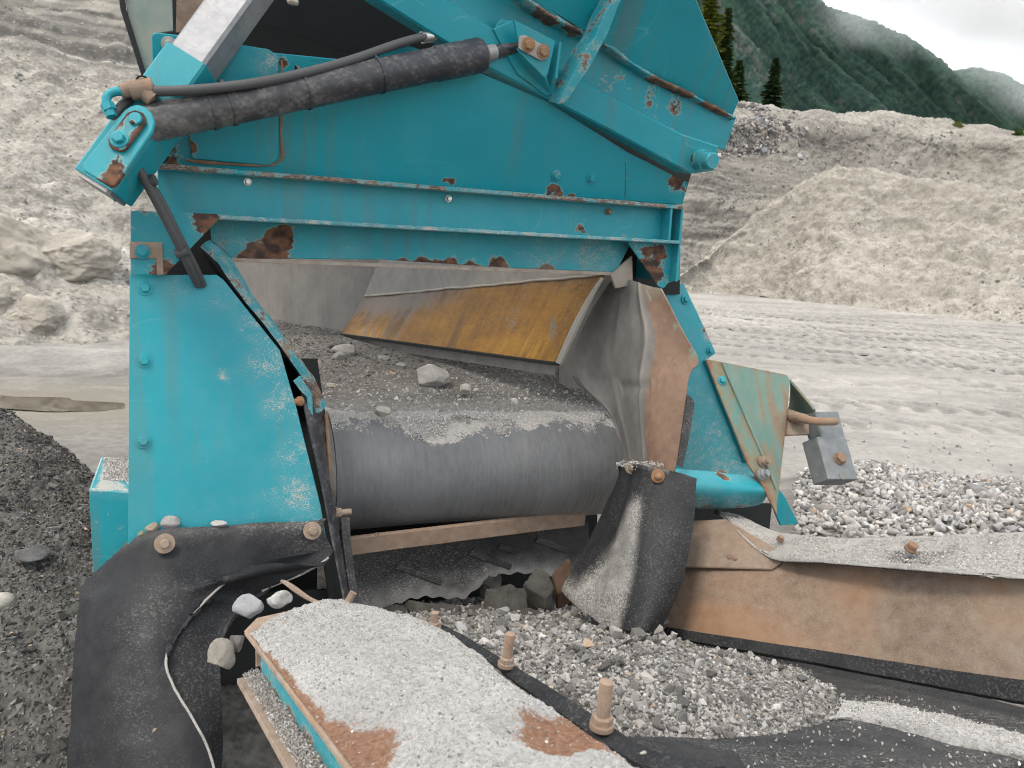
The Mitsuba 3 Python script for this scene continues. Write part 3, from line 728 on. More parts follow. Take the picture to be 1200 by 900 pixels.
boulder('stone', D(38, 648, 2.57), (.055, .04, .03), 3, 'grey flat stone half sunk in the dark heap left of the machine', (.15, .15, .15), 3)
boulder('stone', D(5, 704, 2.42), (.034, .03, .028), 4, 'rounded pale stone at the left picture edge on the dark heap', (.42, .40, .36), 3, .04, cuts=2)

ph = DR([[(860, 556, 6.6), (950, 552, 6.5), (1010, 548, 6.4), (1080, 556, 6.2), (1150, 566, 6.0), (1230, 566, 5.9), (1400, 575, 5.7)],
         [(850, 580, 5.3), (940, 566, 5.3), (1010, 560, 5.2), (1080, 570, 5.15), (1150, 578, 5.1), (1230, 582, 5.0), (1400, 590, 4.9)],
         [(850, 610, 4.5), (940, 596, 4.5), (1010, 592, 4.45), (1080, 596, 4.4), (1150, 602, 4.4), (1230, 605, 4.35), (1400, 615, 4.3)],
         [(840, 680, 3.7), (940, 660, 3.7), (1010, 655, 3.65), (1080, 658, 3.65), (1150, 662, 3.6), (1230, 668, 3.6), (1400, 680, 3.55)]])
ph.insert(0, [p * np.array([1, 1, 0]) + v * .6 - w * .12 for p in ph[0]])
ph.append([p + np.array([-.2, -.9, -.5]) for p in ph[-1]])
pebble_bed = open_sheet(ph, 90, 120, lambda g: .05 * 2 * fb(g, 2.0, 3, 2))
struct('pebble_bed', pebble_bed, 'soil', 'bed of the pile of pale pebbles', smooth=True, uv=np.column_stack([np.zeros(len(pebble_bed.v)), np.full(len(pebble_bed.v), .15)]))
rp = np.random.default_rng(6)
ps = pick(pebble_bed.grid[6:70, 18:], 8500, rp); ps[:, 2] += rp.uniform(-.01, .025, len(ps))
s_, c_ = scatter(ps, rp.uniform(.016, .036, len(ps)) * np.where(rp.random(len(ps)) < .08, 1.5, 1), rp, stone_cols(rp, len(ps), .24, .56), STONES, jitter=.12)
tag(put('pebble_pile', s_, 'stone', color=c_, smooth=True), 'pile of pale grey pebbles on the ground beyond the conveyor', kind='stuff')
gx_ = np.column_stack([rp.uniform(1.6, 9, 2600), rp.uniform(5.2, 11, 2600), np.zeros(2600)])
gx_ = gx_[rp.random(2600) < np.exp(-(gx_[:, 1] - 5.4) / 1.6)]; gx_[:, 2] = .02
s_, c_ = scatter(gx_, rp.uniform(.006, .022, len(gx_)), rp, stone_cols(rp, len(gx_), .24, .56))
tag(put('strewn_pebbles', s_, 'stone', color=c_, smooth=False), 'single pebbles strewn on the yard behind the pebble pile', kind='stuff')
for i, (x, y, d, s, lab, c) in enumerate([(1143, 578, 5.0, .075, 'large dark grey cobble on the pebble pile', (.25, .25, .25)), (1102, 580, 5.0, .06, 'flat buff cobble left of the dark cobble on the pebble pile', (.50, .45, .38)),
        (1166, 578, 5.1, .045, 'small bluish grey cobble right of the dark cobble on the pebble pile', (.34, .36, .37))]):
    boulder('cobble', D(x, y, d), (s, s, s * .75), 80 + i, lab, c, 4, .05, group='cobbles on the pebble pile')

# ================================================================== THE MACHINE
M = 'screening_machine'
labels[M] = {'label': 'blue-green screening machine with feeder drum, hopper, hydraulic ram and discharge conveyor, rusted and dusty', 'category': 'machine'}
def part(name, sh, bsdf, parent=M, **k): return put(name, sh, bsdf, parent, **k)
def bolts(holder, pts, pl, r=.010, name='bolt', bsdf='teal_paint', **k):
    for x, y in pts: part(name, bolt_shape(hit(x, y, pl) + pl[1] * .001, pl[1], r, r * .75, rot=x), bsdf, holder, **k)

# ---- guard panel on the left, its post and the box below
PG = front(150, 640, 2.17, 15)
gp = plate([(152, 322), (254, 322), (262, 328), (328, 411), (347, 477), (376, 593), (384, 640), (360, 652), (150, 652)], PG, .006, rnd=.004, warp=.008)
kg = part('guard_panel', gp, 'teal_paint', rust=-.02, dust=.14, edge=.30, edge_w=.004, patches=[(213, 333, 8, .30)],
          dusty=[(300, 385, 22, .36), (318, 425, 26, .5), (330, 470, 26, .5), (345, 530, 24, .45), (352, 580, 26, .5), (262, 345, 22, .25), (362, 610, 26, .4), (214, 345, 16, .3), (262, 444, 7, .75), (300, 600, 90, .12)])
bolts(kg, [(170, 338), (169, 423), (168, 517)], PG, .0135, dust=.1, rust=.08, edge=.2)
PP = (PG[0] - PG[1] * .012, PG[1])
part('post', poly_plate([hit(x, y, PP) for x, y in [(153, 303), (184, 303), (186, 700), (150, 700)]], PP[1], .16, .003), 'teal_paint', rust=.1, dust=.2, edge=.3)
part('added_shade_sheet', plate([(190, 246), (243, 246), (262, 298), (300, 352), (340, 410), (370, 480), (372, 700), (300, 730), (190, 730)], front(260, 500, 2.60), .01), 'dark_steel_and_shade')  # added near-black sheet, paints the shade in the gap behind the cheek
bt = [D(118, 529, 2.52), D(160, 529, 2.50), D(160, 592, 2.20), D(104, 573, 2.20)]
bt = [np.array([q[0], q[1], np.mean([b[2] for b in bt])]) for q in bt]
part('chassis_box', poly_plate(bt, w, .55, .006, rnd=.006), 'teal_paint', rust=.05, dust=.1, up_dust=.9, edge=.2)
bd = surf([[bt[0] * .9 + bt[2] * .1, bt[1]], [bt[3] * .72 + bt[1] * .28, bt[2] * .75 + bt[0] * .25]], 20, 20, 1) + w * .001
rbd = np.random.default_rng(77); ps = pick(bd, 2600, rbd); ps = ps[fb(ps, 14, 3, 2) > -.07]
s_, c_ = scatter(ps, rbd.uniform(.002, .007, len(ps)), rbd, stone_cols(rbd, len(ps), .3, .62, .06), GRAINS)
tag(put('dust_drift', s_, 'stone', color=c_, smooth=False), 'pale grit lying on the chassis box behind the left panel', kind='stuff')

# ---- corner gussets, cross beam and lip
PC = front(170, 295, 2.33)
k = part('corner_gusset', plate([(153, 247), (262, 251), (194, 322), (153, 322)], PC, .008), 'teal_paint', rust=.16, dust=.2, edge=.22, patches=[(236, 264, 13, .8), (190, 312, 12, .6)])
kc = part('clip_plate', plate([(152, 283), (190, 284), (192, 322), (184, 322), (183, 303), (152, 303)], (PC[0] + PC[1] * .006, PC[1]), .006), 'rust_steel', k, dust=.3)
bolts(kc, [(167, 295)], (PC[0] + PC[1] * .007, PC[1]), .013, rust=.25, dust=.2, edge=.3)
tL, tR = hit(185, 199, front(185, 199, 2.33)), hit(801, 242, front(801, 242, 2.33))
z1 = (tL[2] + tR[2]) / 2; tL[2] = tR[2] = z1
bL, bR = tL.copy(), tR.copy(); bL[2] = bR[2] = z1 - .118
def beam_flange(a, b, th, dep): return prism(rect(dep / 2, th / 2, .002), a + v * dep / 2, b + v * dep / 2, v, .03, .0012)
kb = part('cross_beam', poly_plate([tL + v * .055, tR + v * .055 - u * .03, bR + v * .055 - u * .03, bL + v * .055], -v, .012), 'teal_paint', rust=.02, dust=.16, patches=[(680, 265, 12, .7), (672, 263, 12, .5), (735, 285, 14, .5)])
part('upper_flange', beam_flange(tL + w * .004, tR + w * .004, .013, .12), 'teal_paint', kb, rust=.42, dust=.5, edge=.12)
part('lower_flange', beam_flange(bL - u * .06 - w * .004, bR + u * .0 - w * .004, .012, .12), 'teal_paint', kb, rust=.22, dust=.6, edge=.12)
part('stiffener', poly_plate([tR + v * .002 - u * .055, tR + v * .055 - u * .055, bR + v * .055 - u * .055, bR + v * .002 - u * .055], -u, .01), 'teal_paint', kb, rust=.1, dust=.2)
for x, y, b, r_ in [(290, 213, 'fitting', 0), (525, 233, 'fitting', 0), (712, 248, 'rust_steel', .5)]:
    part('bolt', bolt_shape(hit(x, y, (tL + v * .055, v)) - v * .002, -v, .009, .014, 1.3), b, kb, rust=r_)
PLp = front(500, 290, 2.44)
lp = plate([(245, 245), (738, 276), (737, 290), (722, 319), (600, 314), (446, 304), (272, 303), (248, 282)], PLp, .008, res=.018, warp=.006)
kl = part('lip_plate', lp, 'teal_paint', rust=.10, dust=.12, edge=.26, edge_w=.007,
          patches=[(322, 285, 16, 1.1), (330, 275, 12, 1.1), (300, 296, 11, 1.1), (285, 300, 9, 1.0), (318, 296, 14, 1.1), (495, 307, 8, .7), (530, 309, 10, .75), (584, 308, 12, .7), (470, 306, 6, .6), (640, 317, 9, .6), (552, 312, 10, .5), (510, 310, 8, .5), (260, 283, 6, .5)],
          dusty=[(640, 296, 40, .35), (700, 298, 40, .45), (270, 280, 30, .35), (400, 302, 20, .3)])
part('lip_edge', prism(rect(.006, .006, .001), hit(268, 304, PLp) + PLp[1] * .002, hit(722, 321, PLp) + PLp[1] * .002, v, .03, .0016), 'rust_steel', kl, dust=.75)
# right-hand corner
PR = front(790, 300, 2.38)
kr = part('corner_gusset', plate([(734, 280), (798, 283), (797, 328), (784, 331), (778, 338), (772, 336), (738, 287)], PR, .008), 'teal_paint', rust=.14, dust=.18, edge=.25, patches=[(770, 297, 12, .9), (763, 310, 11, .8), (775, 322, 9, .8), (757, 295, 8, .7)])
bolts(kr, [(789, 318)], PR, .012, dust=.1)
part('end_plate', poly_plate([hit(798, 242, front(801, 242, 2.34)), hit(798, 330, front(801, 242, 2.34)), hit(798, 330, front(801, 242, 2.34)) + v * .3, hit(798, 242, front(801, 242, 2.34)) + v * .3], u, .01), 'teal_paint', rust=.1, dust=.2)
part('edge_strip', plate([(716, 322), (727, 312), (741, 300), (742, 334), (722, 338)], front(735, 320, 2.43), .012), 'worn_steel', rust=.6, dust=.8)

# ---- hopper front wall
PH = front(500, 236, 2.40, -17)
wall = plate([(300, 60), (400, 70), (470, 50), (545, 78), (640, 118), (735, 178), (806, 214), (800, 240), (180, 196), (182, 150), (200, 60)], PH, .008, warp=.004)
kh = part('hopper_wall', wall, 'teal_paint', rust=-.03, dust=.05, edge=.30, edge_w=.010,
          patches=[(527, 214, 7, 1.0), (517, 213, 6, .9), (640, 222, 9, .9), (655, 224, 9, .9), (668, 226, 7, .6), (790, 214, 12, .8), (800, 218, 8, .8), (196, 172, 20, .7), (210, 182, 18, .7), (332, 80, 7, .9), (330, 72, 6, .7), (225, 190, 12, .5)])
bolts(kh, [(652, 206), (693, 209)], PH, .0125, rust=.30, dust=.15)
part('weld_seam', tube([hit(733, 186, PH), hit(734, 210, PH), hit(733, 232, PH)], .003, 8, 14), 'teal_paint', kh, rust=.4)
PH2 = (PH[0] + PH[1] * .009, PH[1])
k = part('side_plate', plate([(178, 38), (214, 42), (315, 58), (326, 66), (326, 186), (316, 194), (225, 186), (222, 160), (205, 150), (180, 150)], PH2, .008, rnd=.012, warp=.003), 'teal_paint', kh, rust=-.02, dust=.10, edge=.26, edge_w=.005, patches=[(215, 168, 12, .7), (185, 100, 10, .4)], dusty=[(315, 70, 16, .6), (240, 60, 40, .2)])
part('seam', join(*[tube([hit(x, y, PH) for x, y in q], [.003, .006, .004, .007, .003], 8, 30) for q in ([(330, 70), (330, 120), (329, 160), (331, 180), (324, 192)], [(324, 193), (290, 193), (250, 191), (215, 187)])]), 'rust_steel', kh, rust=.2)
kq = part('eye', bolt_shape(hit(198, 52, PH2) + PH2[1] * .001, PH2[1], .012, .006, 1.6, 18), 'galvanised', k, dust=.6, rust=.25)
part('bore', tube([hit(198, 52, PH2) + PH2[1] * .005, hit(198, 52, PH2) + PH2[1] * .0105], .007, 14), 'dark_steel_and_shade', kq)
# the return of the hopper wall at its right end, and the dim space above it
part('hopper_end', poly_plate([hit(800, 216, PH) + v * .012, hit(800, 240, PH) + v * .012, hit(800, 240, PH) + v * 1.2, hit(800, 216, PH) + v * 1.2 + w * .5], u, .008), 'teal_paint', rust=.2, dust=.3)
part('inner_wall', plate([(150, -160), (770, -160), (775, 215), (200, 225)], front(480, 40, 3.5), .01), 'dark_steel_and_shade')
part('added_shade_lid', poly_plate([hit(200, -120, front(0, 0, 2.75)), hit(700, -60, front(0, 0, 2.75)), hit(700, -60, front(0, 0, 3.5)), hit(200, -120, front(0, 0, 3.5))], -w, .01), 'dark_steel_and_shade')  # unseen lid added to shade the hopper inside
part('grid_plate', plate([(250, -70), (420, -40), (560, 60), (640, 116), (560, 100), (400, 60), (330, 35), (262, 20)], front(430, 40, 2.75, -20), .01), 'dark_steel_and_shade')
part('dirt_lump', tube([D(337, 3, 2.45), D(343, 2, 2.45), D(349, 4, 2.45)], [.006, .012, .008], 7, 9), 'rust_steel', dust=.8)
PW = front(160, 40, 2.50, 0)
kw = part('wing_plate', plate([(140, -60), (200, -60), (203, 36), (181, 40), (180, 90), (172, 92), (150, 20)], PW, .01, warp=.003), 'green_rust', rust=.05, dust=.55)
part('rubber_edge', plate([(132, -60), (140, -60), (148, 10), (173, 92), (167, 92), (141, 10)], (PW[0] + PW[1] * .012, PW[1]), .014), 'rubber', kw)
part('inner_frame', plate([(200, -60), (245, -60), (240, 30), (232, 38), (200, 38)], front(220, 10, 2.9), .01), 'rust_steel', dust=.2)
part('inner_post', plate([(197, -60), (208, -60), (206, 40), (199, 40)], front(220, 10, 2.8), .03), 'dark_steel_and_shade')

# ---- tipping grid frame above: rail, web, ledge, plate, rib
PB = front(700, 130, 2.27, -8)
rail = plate([(330, -120), (400, -95), (517, -4), (577, 33), (677, 93), (800, 157), (843, 171), (838, 200), (809, 204), (713, 152), (563, 75), (440, -2)], PB, .10, bevel=.006, rnd=.004, warp=.0)
kra = part('grid_rail', rail, 'teal_paint', rust=.0, dust=.10, edge=.24, edge_w=.004, patches=[(700, 105, 8, .35)])
pc = hit(819, 187, PB)
part('hinge_pin', join(tube([pc + PB[1] * .0, pc + PB[1] * .045], .036, 22), tube([pc + PB[1] * .04, pc + PB[1] * .075, pc + PB[1] * .08], [.029, .029, .025], 22)), 'teal_paint', kra, rust=.25, dust=.25, patches=[(812, 187, 7, .6)])
PWb = front(760, 120, 2.33, -8)
kwb = part('web_plate', plate([(360, -160), (620, -5), (700, 50), (775, 98), (862, 140), (850, 176), (800, 160), (677, 96), (577, 36), (517, 0)], PWb, .010, warp=.003), 'teal_paint', kra, rust=.10, dust=.12, edge=.2,
           patches=[(715, 85, 17, .42), (738, 97, 16, .40), (762, 110, 16, .42), (792, 130, 14, .5), (660, 30, 10, .3)])
PU = front(740, 60, 2.27, -33)
up_plate = plate([(420, -160), (640, -160), (806, -20), (816, 0), (866, 118), (858, 137), (800, 108), (768, 92), (700, 46), (688, 38), (612, -8)], PU, .008, warp=.004)
kup = part('tipping_plate', up_plate, 'teal_paint', kra, rust=-.04, dust=.03, edge=.28, edge_w=.006)
led = []
for x, y in [(560, -40), (612, -2), (640, 18), (668, 33), (690, 44), (715, 58), (740, 76), (768, 93), (800, 108), (830, 124), (860, 139)]:
    a = hit(x, y, front(740, 60, 2.27, -16)); led.append([a + v * .05 - w * .004, a - v * .002 - w * .003, a - v * .007 + w * .007, a + v * .006 + w * .014])
led = np.array(led).transpose(1, 0, 2)
ls = sheet(list(led), .004, 14, 220, k=2, disp=lambda g: .007 * 2 * fb(g, 26, 4, 2) + .004 * 2 * fb(g, 90, 3, 4))
part('torn_ledge', ls, 'teal_paint', kra, rust=.36, dust=.30, patches=[(775, 100, 18, .6), (800, 112, 18, .6), (835, 128, 20, .6), (640, 22, 16, .4), (668, 36, 14, .4)])
PRb = front(690, 60, 2.16, -14)
part('rib', plate([(730, -20), (740, -20), (726, 4), (712, 40), (700, 62), (694, 74), (664, 119), (656, 122), (659, 112), (684, 62), (697, 44), (708, 18)], PRb, .08, warp=.003), 'teal_paint', kra, rust=.40, dust=.35)

# ---- hydraulic ram, its brackets, hoses and the strut
c0, c1 = D(160, 147, 1.90), D(565, 64, 2.30)
ax = unit(c1 - c0); kc = part('ram', tube([c0, c0 + ax * .01, c1 - ax * .16, c1 - ax * .155, c1 - ax * .008, c1], [.044, .0465, .0465, .0495, .0495, .045], 40), 'black_enamel', dust=.18, dusty=[(230, 155, 60, .8), (330, 150, 30, .5), (200, 150, 40, .5)], patches=[(338, 118, 8, .5), (205, 150, 8, .4)])
part('rod', tube([c1 - ax * .01, c1 + ax * .14], .020, 20), 'black_enamel', kc, dust=.3)
part('rod_ring', tube([c1 + ax * .008, c1 + ax * .045], .0225, 22), 'galvanised', kc, rust=.42, dust=.3)
part('gland', tube([c1 - ax * .004, c1 + ax * .012], [.034, .030], 22), 'rust_steel', kc)
off = unit(UP - ax * (UP @ ax))
def onram(t, h=.0): return c0 * (1 - t) + c1 * t + off * (.061 + h)
def cable_tie(t, wd=.006, hose=True):
    """A strap round the ram, hose and all."""
    c = c0 * (1 - t) + c1 * t; y = np.cross(ax, off); pts = []
    for a in np.linspace(0, 2 * np.pi, 41):
        r = .0485 + (.020 * max(0, math.cos(a)) ** 14 if hose else 0)
        pts.append(c + r * (off * math.cos(a) + y * math.sin(a)))
    rows = [[q - ax * wd / 2, q + ax * wd / 2] for q in pts]
    return sheet(rows, .0012, 60, 3, k=1)
for t, wd in ((.185, .010), (.235, .010), (.44, .007), (.66, .006)): part('cable_tie', cable_tie(t, wd), 'black_enamel', kc, dust=.55 if t < .3 else .3, rust=.2)
hs = [D(180, 107, 1.88), D(232, 105, 1.915), D(280, 100, 1.955), D(332, 91, 2.01), D(400, 74, 2.09), D(450, 57, 2.16), D(498, 43, 2.235)]
kho = part('hose', tube(hs, .0125, 14, 90), 'hose_rubber', kc, dust=.3)
part('hose_fitting', join(tube([D(494, 44, 2.235), D(506, 42, 2.25)], .017, 12), tube([D(506, 42, 2.25), D(522, 39.5, 2.27)], .0145, 6), tube([D(519, 40, 2.265), D(526, 39, 2.275)], .0125, 14)), 'fitting', kho)
part('hose_elbow', tube([D(524, 39, 2.275), D(532, 38, 2.28), D(536, 41, 2.285), D(536, 52, 2.29)], .0125, 14, 24), 'hose_rubber', kc)
part('rusty_union', join(tube([D(141, 107, 1.86), D(152, 105, 1.87)], [.016, .018], 12), tube([D(152, 106, 1.87), D(176, 102, 1.885), D(178, 102, 1.887)], [.024, .025, .021], 16), tube([D(168, 105, 1.88), D(180, 116, 1.89)], .022, 12)), 'rust_steel', kc, rust=.5, dust=.2)
part('wire_loop', tube([D(163, 100, 1.87), D(160, 93, 1.86), D(166, 89, 1.86), D(174, 93, 1.87), D(180, 101, 1.88)], .0022, 8, 30), 'dark_steel_and_shade', kc)
part('elbow', join(tube([D(143, 107, 1.86), D(130, 109, 1.85), D(125, 115, 1.845), D(126, 124, 1.845)], .0105, 14, 26), tube([D(125, 122, 1.845), D(129, 130, 1.845)], .0165, 6), tube([D(128, 129, 1.845), D(131, 137, 1.845)], .0135, 6)), 'teal_paint', kc, dust=.1)
part('hose', tube([D(131, 136, 1.85), D(139, 128, 1.87), D(148, 119, 1.89), D(166, 113, 1.93)], .011, 12, 24), 'hose_rubber', kc)
part('hose', tube([D(158, 190, 1.93), D(172, 215, 1.95), D(194, 256, 2.0), D(214, 296, 2.06), D(232, 334, 2.16)], .0115, 14, 50), 'hose_rubber', kc)
part('hose', tube([D(172, 212, 1.965), D(190, 238, 1.99), D(206, 270, 2.03), D(222, 300, 2.08), D(238, 334, 2.17)], .010, 14, 50), 'hose_rubber', kc)
for x, y, d in ((175, 213, 1.955), (214, 296, 2.06)): part('cable_tie', tube([D(x - 7, y + 2, d), D(x + 7, y - 3, d)], .015, 10), 'hose_rubber', kc)
# lower pivot bracket
PV = plane3((100, 195, 1.80), (175, 150, 1.835), (130, 217, 1.80))
kp = part('pivot_bracket', plate([(97, 192), (146, 129), (153, 124), (161, 122), (170, 125), (178, 133), (181, 144), (178, 155), (136, 217), (129, 219), (121, 214), (98, 200)], PV, .012, rnd=.004, bevel=.003), 'teal_paint', rust=.05, dust=.12, edge=.22, edge_w=.005, patches=[(138, 190, 10, .75), (134, 203, 13, .8), (128, 212, 11, .8), (142, 180, 7, .5)])
PV1 = (PV[0] + PV[1] * .011, PV[1])
kk = part('retainer_plate', plate([(126, 162), (149, 131), (158, 128), (168, 132), (171, 143), (147, 175), (140, 177), (128, 172)], PV1, .010, rnd=.010, bevel=.003), 'teal_paint', kp, rust=.22, dust=.15, edge=.55, edge_w=.009)
bolts(kk, [(140, 163)], PV1, .0145, rust=-.1, dust=.0)
part('pin', tube([hit(159, 140, PV1), hit(159, 140, PV1) + PV1[1] * .006, hit(159, 140, PV1) + PV1[1] * .008], [.0155, .0155, .013], 20), 'teal_paint', kk, rust=.2, dust=.1, patches=[(154, 144, 5, .5)])
PVb = (PV[0] - PV[1] * .135, PV[1])
part('rear_cheek', plate([(133, 235), (190, 168), (200, 150), (192, 140), (170, 140), (110, 205)], PVb, .012), 'teal_paint', kp, rust=.1, dust=.3)
part('pivot_pin', tube([hit(159, 140, PV) - PV[1] * .20, hit(159, 140, PV)], .016, 16), 'dark_steel_and_shade', kp)
t0, t1 = D(127, 213, 1.935), D(326, -62, 2.03)
tz = unit(t1 - t0); tx = unit(np.cross(tz, -PV[1]))
part('tube_end', prism(rect(.046, .050, .008), t0 - tz * .030, t0 + tz * .03, tx, .05), 'galvanised', kp, dust=.45)
ks = part('strut', prism(rect(.050, .050, .008), t0 + tz * .03, t1, tx, .05), 'galvanised', dust=.05)
part('socket', prism(rect(.057, .057, .006), t0 - tz * .02, t0 + tz * .375, tx, .04), 'teal_paint', ks, rust=.05, dust=.15, edge=.2, edge_w=.003)
part('paint_smear', tube([D(261, 0, 2.045), D(260, 12, 2.035), D(258, 22, 2.03)], [.004, .005, .002], 6, 12).moved(-fw * .010), 'teal_paint', ks, rust=-.2)
# upper clevis
PK = front(625, 60, 2.19, -8)
ku_ = part('clevis', plate([(602, 23), (651, 48), (642, 88), (636, 90), (609, 56)], PK, .010, bevel=.002), 'teal_paint', rust=.05, dust=.15, edge=.28, edge_w=.004)
part('side_cheek', plate([(577, 48), (583, 28), (588, 22), (597, 24), (602, 34), (600, 46)], front(590, 45, 2.27, -8), .010), 'teal_paint', ku_, rust=.08, dust=.2, edge=.25)
part('lower_web', poly_plate([hit(606, 56, PK), hit(640, 90, PK), hit(646, 112, PB) , hit(618, 92, PB)], unit(np.cross(hit(640, 90, PK) - hit(606, 56, PK), v)) * -1, .008), 'teal_paint', ku_, rust=.15, dust=.2)
part('base_pad', plate([(578, 34), (600, 24), (657, 60), (650, 110), (640, 112), (606, 86)], (PB[0] + PB[1] * .008, PB[1]), .008), 'teal_paint', ku_, rust=.02, dust=.1, edge=.2)
part('outer_web', poly_plate([hit(651, 48, PK), hit(642, 90, PK), hit(648, 110, PB), hit(657, 60, PB)], u, .008), 'teal_paint', ku_, rust=.1, dust=.2, edge=.2)
PK1 = (PK[0] + PK[1] * .009, PK[1])
kk = part('retainer_plate', plate([(609, 42), (615, 41), (643, 56), (639, 70), (634, 71), (608, 57)], PK1, .008, rnd=.004), 'worn_steel', ku_, rust=.1, dust=.9)
bolts(kk, [(619, 52.5), (636.5, 60.5)], PK1, .0145, bsdf='rust_steel', rust=.5)

# ---- inside of the feeder: back wall, liner, belt and its load
bw = [D(180, 306, 3.9), D(445, 306, 3.75), D(402, 394, 3.72), D(180, 394, 3.9)]
part('back_wall', sheet([[D(180, 250, 3.9), D(320, 250, 3.83), D(520, 250, 3.80)], [D(180, 320, 3.9), D(310, 320, 3.83), D(500, 318, 3.80)], [D(180, 395, 3.9), D(300, 395, 3.83), D(470, 394, 3.79)]], .01, 20, 20), 'worn_steel', rust=0.0, dust=.25)
part('rubber_edge', sheet([[D(180, 391, 3.88), D(401, 391, 3.70)], [D(180, 397, 3.86), D(403, 397, 3.68)]], .02, 4, 12, k=1), 'rubber')
near_t, near_b, far_t, far_b = D(706, 322, 2.86), D(655, 425, 2.98), D(427, 347, 3.74), D(400, 391, 3.70)
lin = sheet([[far_t, near_t], [far_b, near_b]], .012, 40, 90, k=1, disp=lambda g: .004 * 2 * fb(g, 6, 3))
Llen, Lh = np.linalg.norm(near_t - far_t), np.linalg.norm(near_t - near_b)
part('liner', lin, 'orange_steel', uv=np.column_stack([(1 - lin.b) * Llen, lin.a * Lh]))
# the upper part of the same wall
part('upper_liner', sheet([[D(459, 270, 3.74), near_t + w * .35 + u * .16], [far_t + w * .003, near_t + w * .003]], .012, 10, 30, k=1), 'worn_steel', rust=.0, dust=.2)
part('liner_edge', tube([D(706, 326, 2.84), D(690, 352, 2.88), D(672, 388, 2.92), D(655, 426, 2.95)], [.006, .012, .016, .014], 8, 40), 'worn_steel', rust=.3, dust=.9)
wl = surf([[far_t + u * .002, near_t + u * .002]] * 2, 2, 40, 1)[0]
part('weld_seam', tube(wl + np.stack([fb(wl, 20, 3, s) * .012 for s in (1, 2, 3)], 1) + D(0, 0, 0) * 0 + (CAM - wl) * .003, .005, 8), 'worn_steel', dust=.9)
part('bottom_lip', prism(rect(.010, .006, .002), far_b - w * .004, near_b - w * .005, v, .06), 'dark_steel_and_shade')
part('lower_liner', sheet([[far_b - w * .010 + v * .015, near_b - w * .012 + v * .015], [far_b - w * .05 + v * .03, near_b - w * .055 + v * .03]], .01, 6, 40, k=1), 'worn_steel', rust=.15, dust=.1)
d0, d1 = D(386, 550, 2.68), D(727, 541, 3.15)
da = unit(d1 - d0); dv = unit(np.cross(w, da)); RAD = .208
inn = unit(v * 1.0 + w * .10)                      # the belt runs back into the hopper, rising a little
prof = []
for a in np.linspace(-100, 90, 60): prof.append(math.radians(a))
def drum_row(c, rad):
    pts = [c + rad * (-dv * 0 + (-unit(np.cross(da, w)) * 0)) for _ in ()]
    fwd_ = unit(np.cross(da, w));  fwd_ = fwd_ if fwd_ @ (CAM - c) > 0 else -fwd_
    pts = [c + inn * 1.55 + w * (-rad + .25) - w * .25] + [c + inn * .35 - w * rad]
    pts += [c + rad * (math.cos(a) * fwd_ + math.sin(a) * w) for a in np.radians(np.linspace(-88, 88, 80))]
    pts += [c + w * rad + inn * t for t in (.15, .35, .6, .9, 1.25, 1.6)]
    return pts
nb = 90
bel = np.array([drum_row(d0 * (1 - t) + d1 * t, RAD + .004 * math.cos(t * 9)) for t in np.linspace(-.01, 1.0, nb)])
s = sheet(list(bel.transpose(1, 0, 2)), .012, bel.shape[1], nb, k=1, ku=1)
sz = (s.v - (d0 + (d1 - d0) * (((s.v - d0) @ da) / np.linalg.norm(d1 - d0))[:, None]))[:, 2]
fwdv = ((s.v - d0) @ unit(np.cross(da, w)))
t_along = ((s.v - d0) @ da) / np.linalg.norm(d1 - d0)
tops = np.clip((sz - (.182 + .010 * np.sin(t_along * 9) - .045 * np.exp(-((t_along - .30) / .10) ** 2) * 1.2 - .05 * np.exp(-((t_along - .97) / .06) ** 2) * 1.5)) / .035, -2, 1.2)
belt_uv = np.column_stack([np.clip(.5 + .35 * tops, 0, 1), .10 + .95 * np.clip((-sz - .02) / .16, 0, 1) * np.clip(t_along * 1.5 - .35, 0, 1)])
kbelt = part('feeder_belt', s, 'belt_rubber', uv=belt_uv, smooth=30)
part('drum_end', tube([d1 - da * .02, d1 + da * .002], [RAD - .012, RAD - .012], 40), 'dark_steel_and_shade', kbelt)
# gravel lying on the belt
fw_d = unit(np.cross(da, w)); fw_d = fw_d if fw_d @ (CAM - d0) > 0 else -fw_d
lg = []
for t in np.linspace(.0, 1.0, 120):
    c = d0 * (1 - t) + d1 * t + w * RAD
    lim = [c + fw_d * .135 - w * .055, c + fw_d * .07 - w * .008, c + fw_d * .02 + w * .006] + [c + inn * q + w * (.012 + .030 * min(1, q / .4)) for q in (.05, .12, .22, .34, .5, .7, .9, 1.15, 1.4)]
    lg.append(lim)
lg = np.array(lg).transpose(1, 0, 2); lg = spline(lg, 150, 0, 1)
lg[..., 2] += (.010 * 2 * fb(lg, 11, 4, 3) + .006 * 2 * fb(lg, 60, 3, 4)) * (.5 + .5 * np.linspace(0, 1, 150)[:, None]) - .005
lr = np.clip(np.linspace(0, 1, 150) * 6.5 - 1.5, 0, 1)
ld = Shape(lg.reshape(-1, 3), grid_faces(150, 120))
tag(put('belt_load', ld, 'soil', smooth=True, uv=np.column_stack([np.zeros(len(ld.v)), (.42 - .50 * lr[:, None] + np.zeros((150, 120))).ravel()])), 'damp grey grit covering the top of the feeder belt', kind='stuff')
rl = np.random.default_rng(31)
ps = pick(lg[10:], 9000, rl)
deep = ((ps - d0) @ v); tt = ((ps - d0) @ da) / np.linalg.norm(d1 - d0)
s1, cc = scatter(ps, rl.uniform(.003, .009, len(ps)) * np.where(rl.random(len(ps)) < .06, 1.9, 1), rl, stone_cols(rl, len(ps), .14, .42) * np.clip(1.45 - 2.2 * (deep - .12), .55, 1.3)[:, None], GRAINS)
tag(put('belt_gravel', s1, 'stone', color=cc, smooth=False), 'small crushed gravel strewn over the feeder belt', kind='stuff')
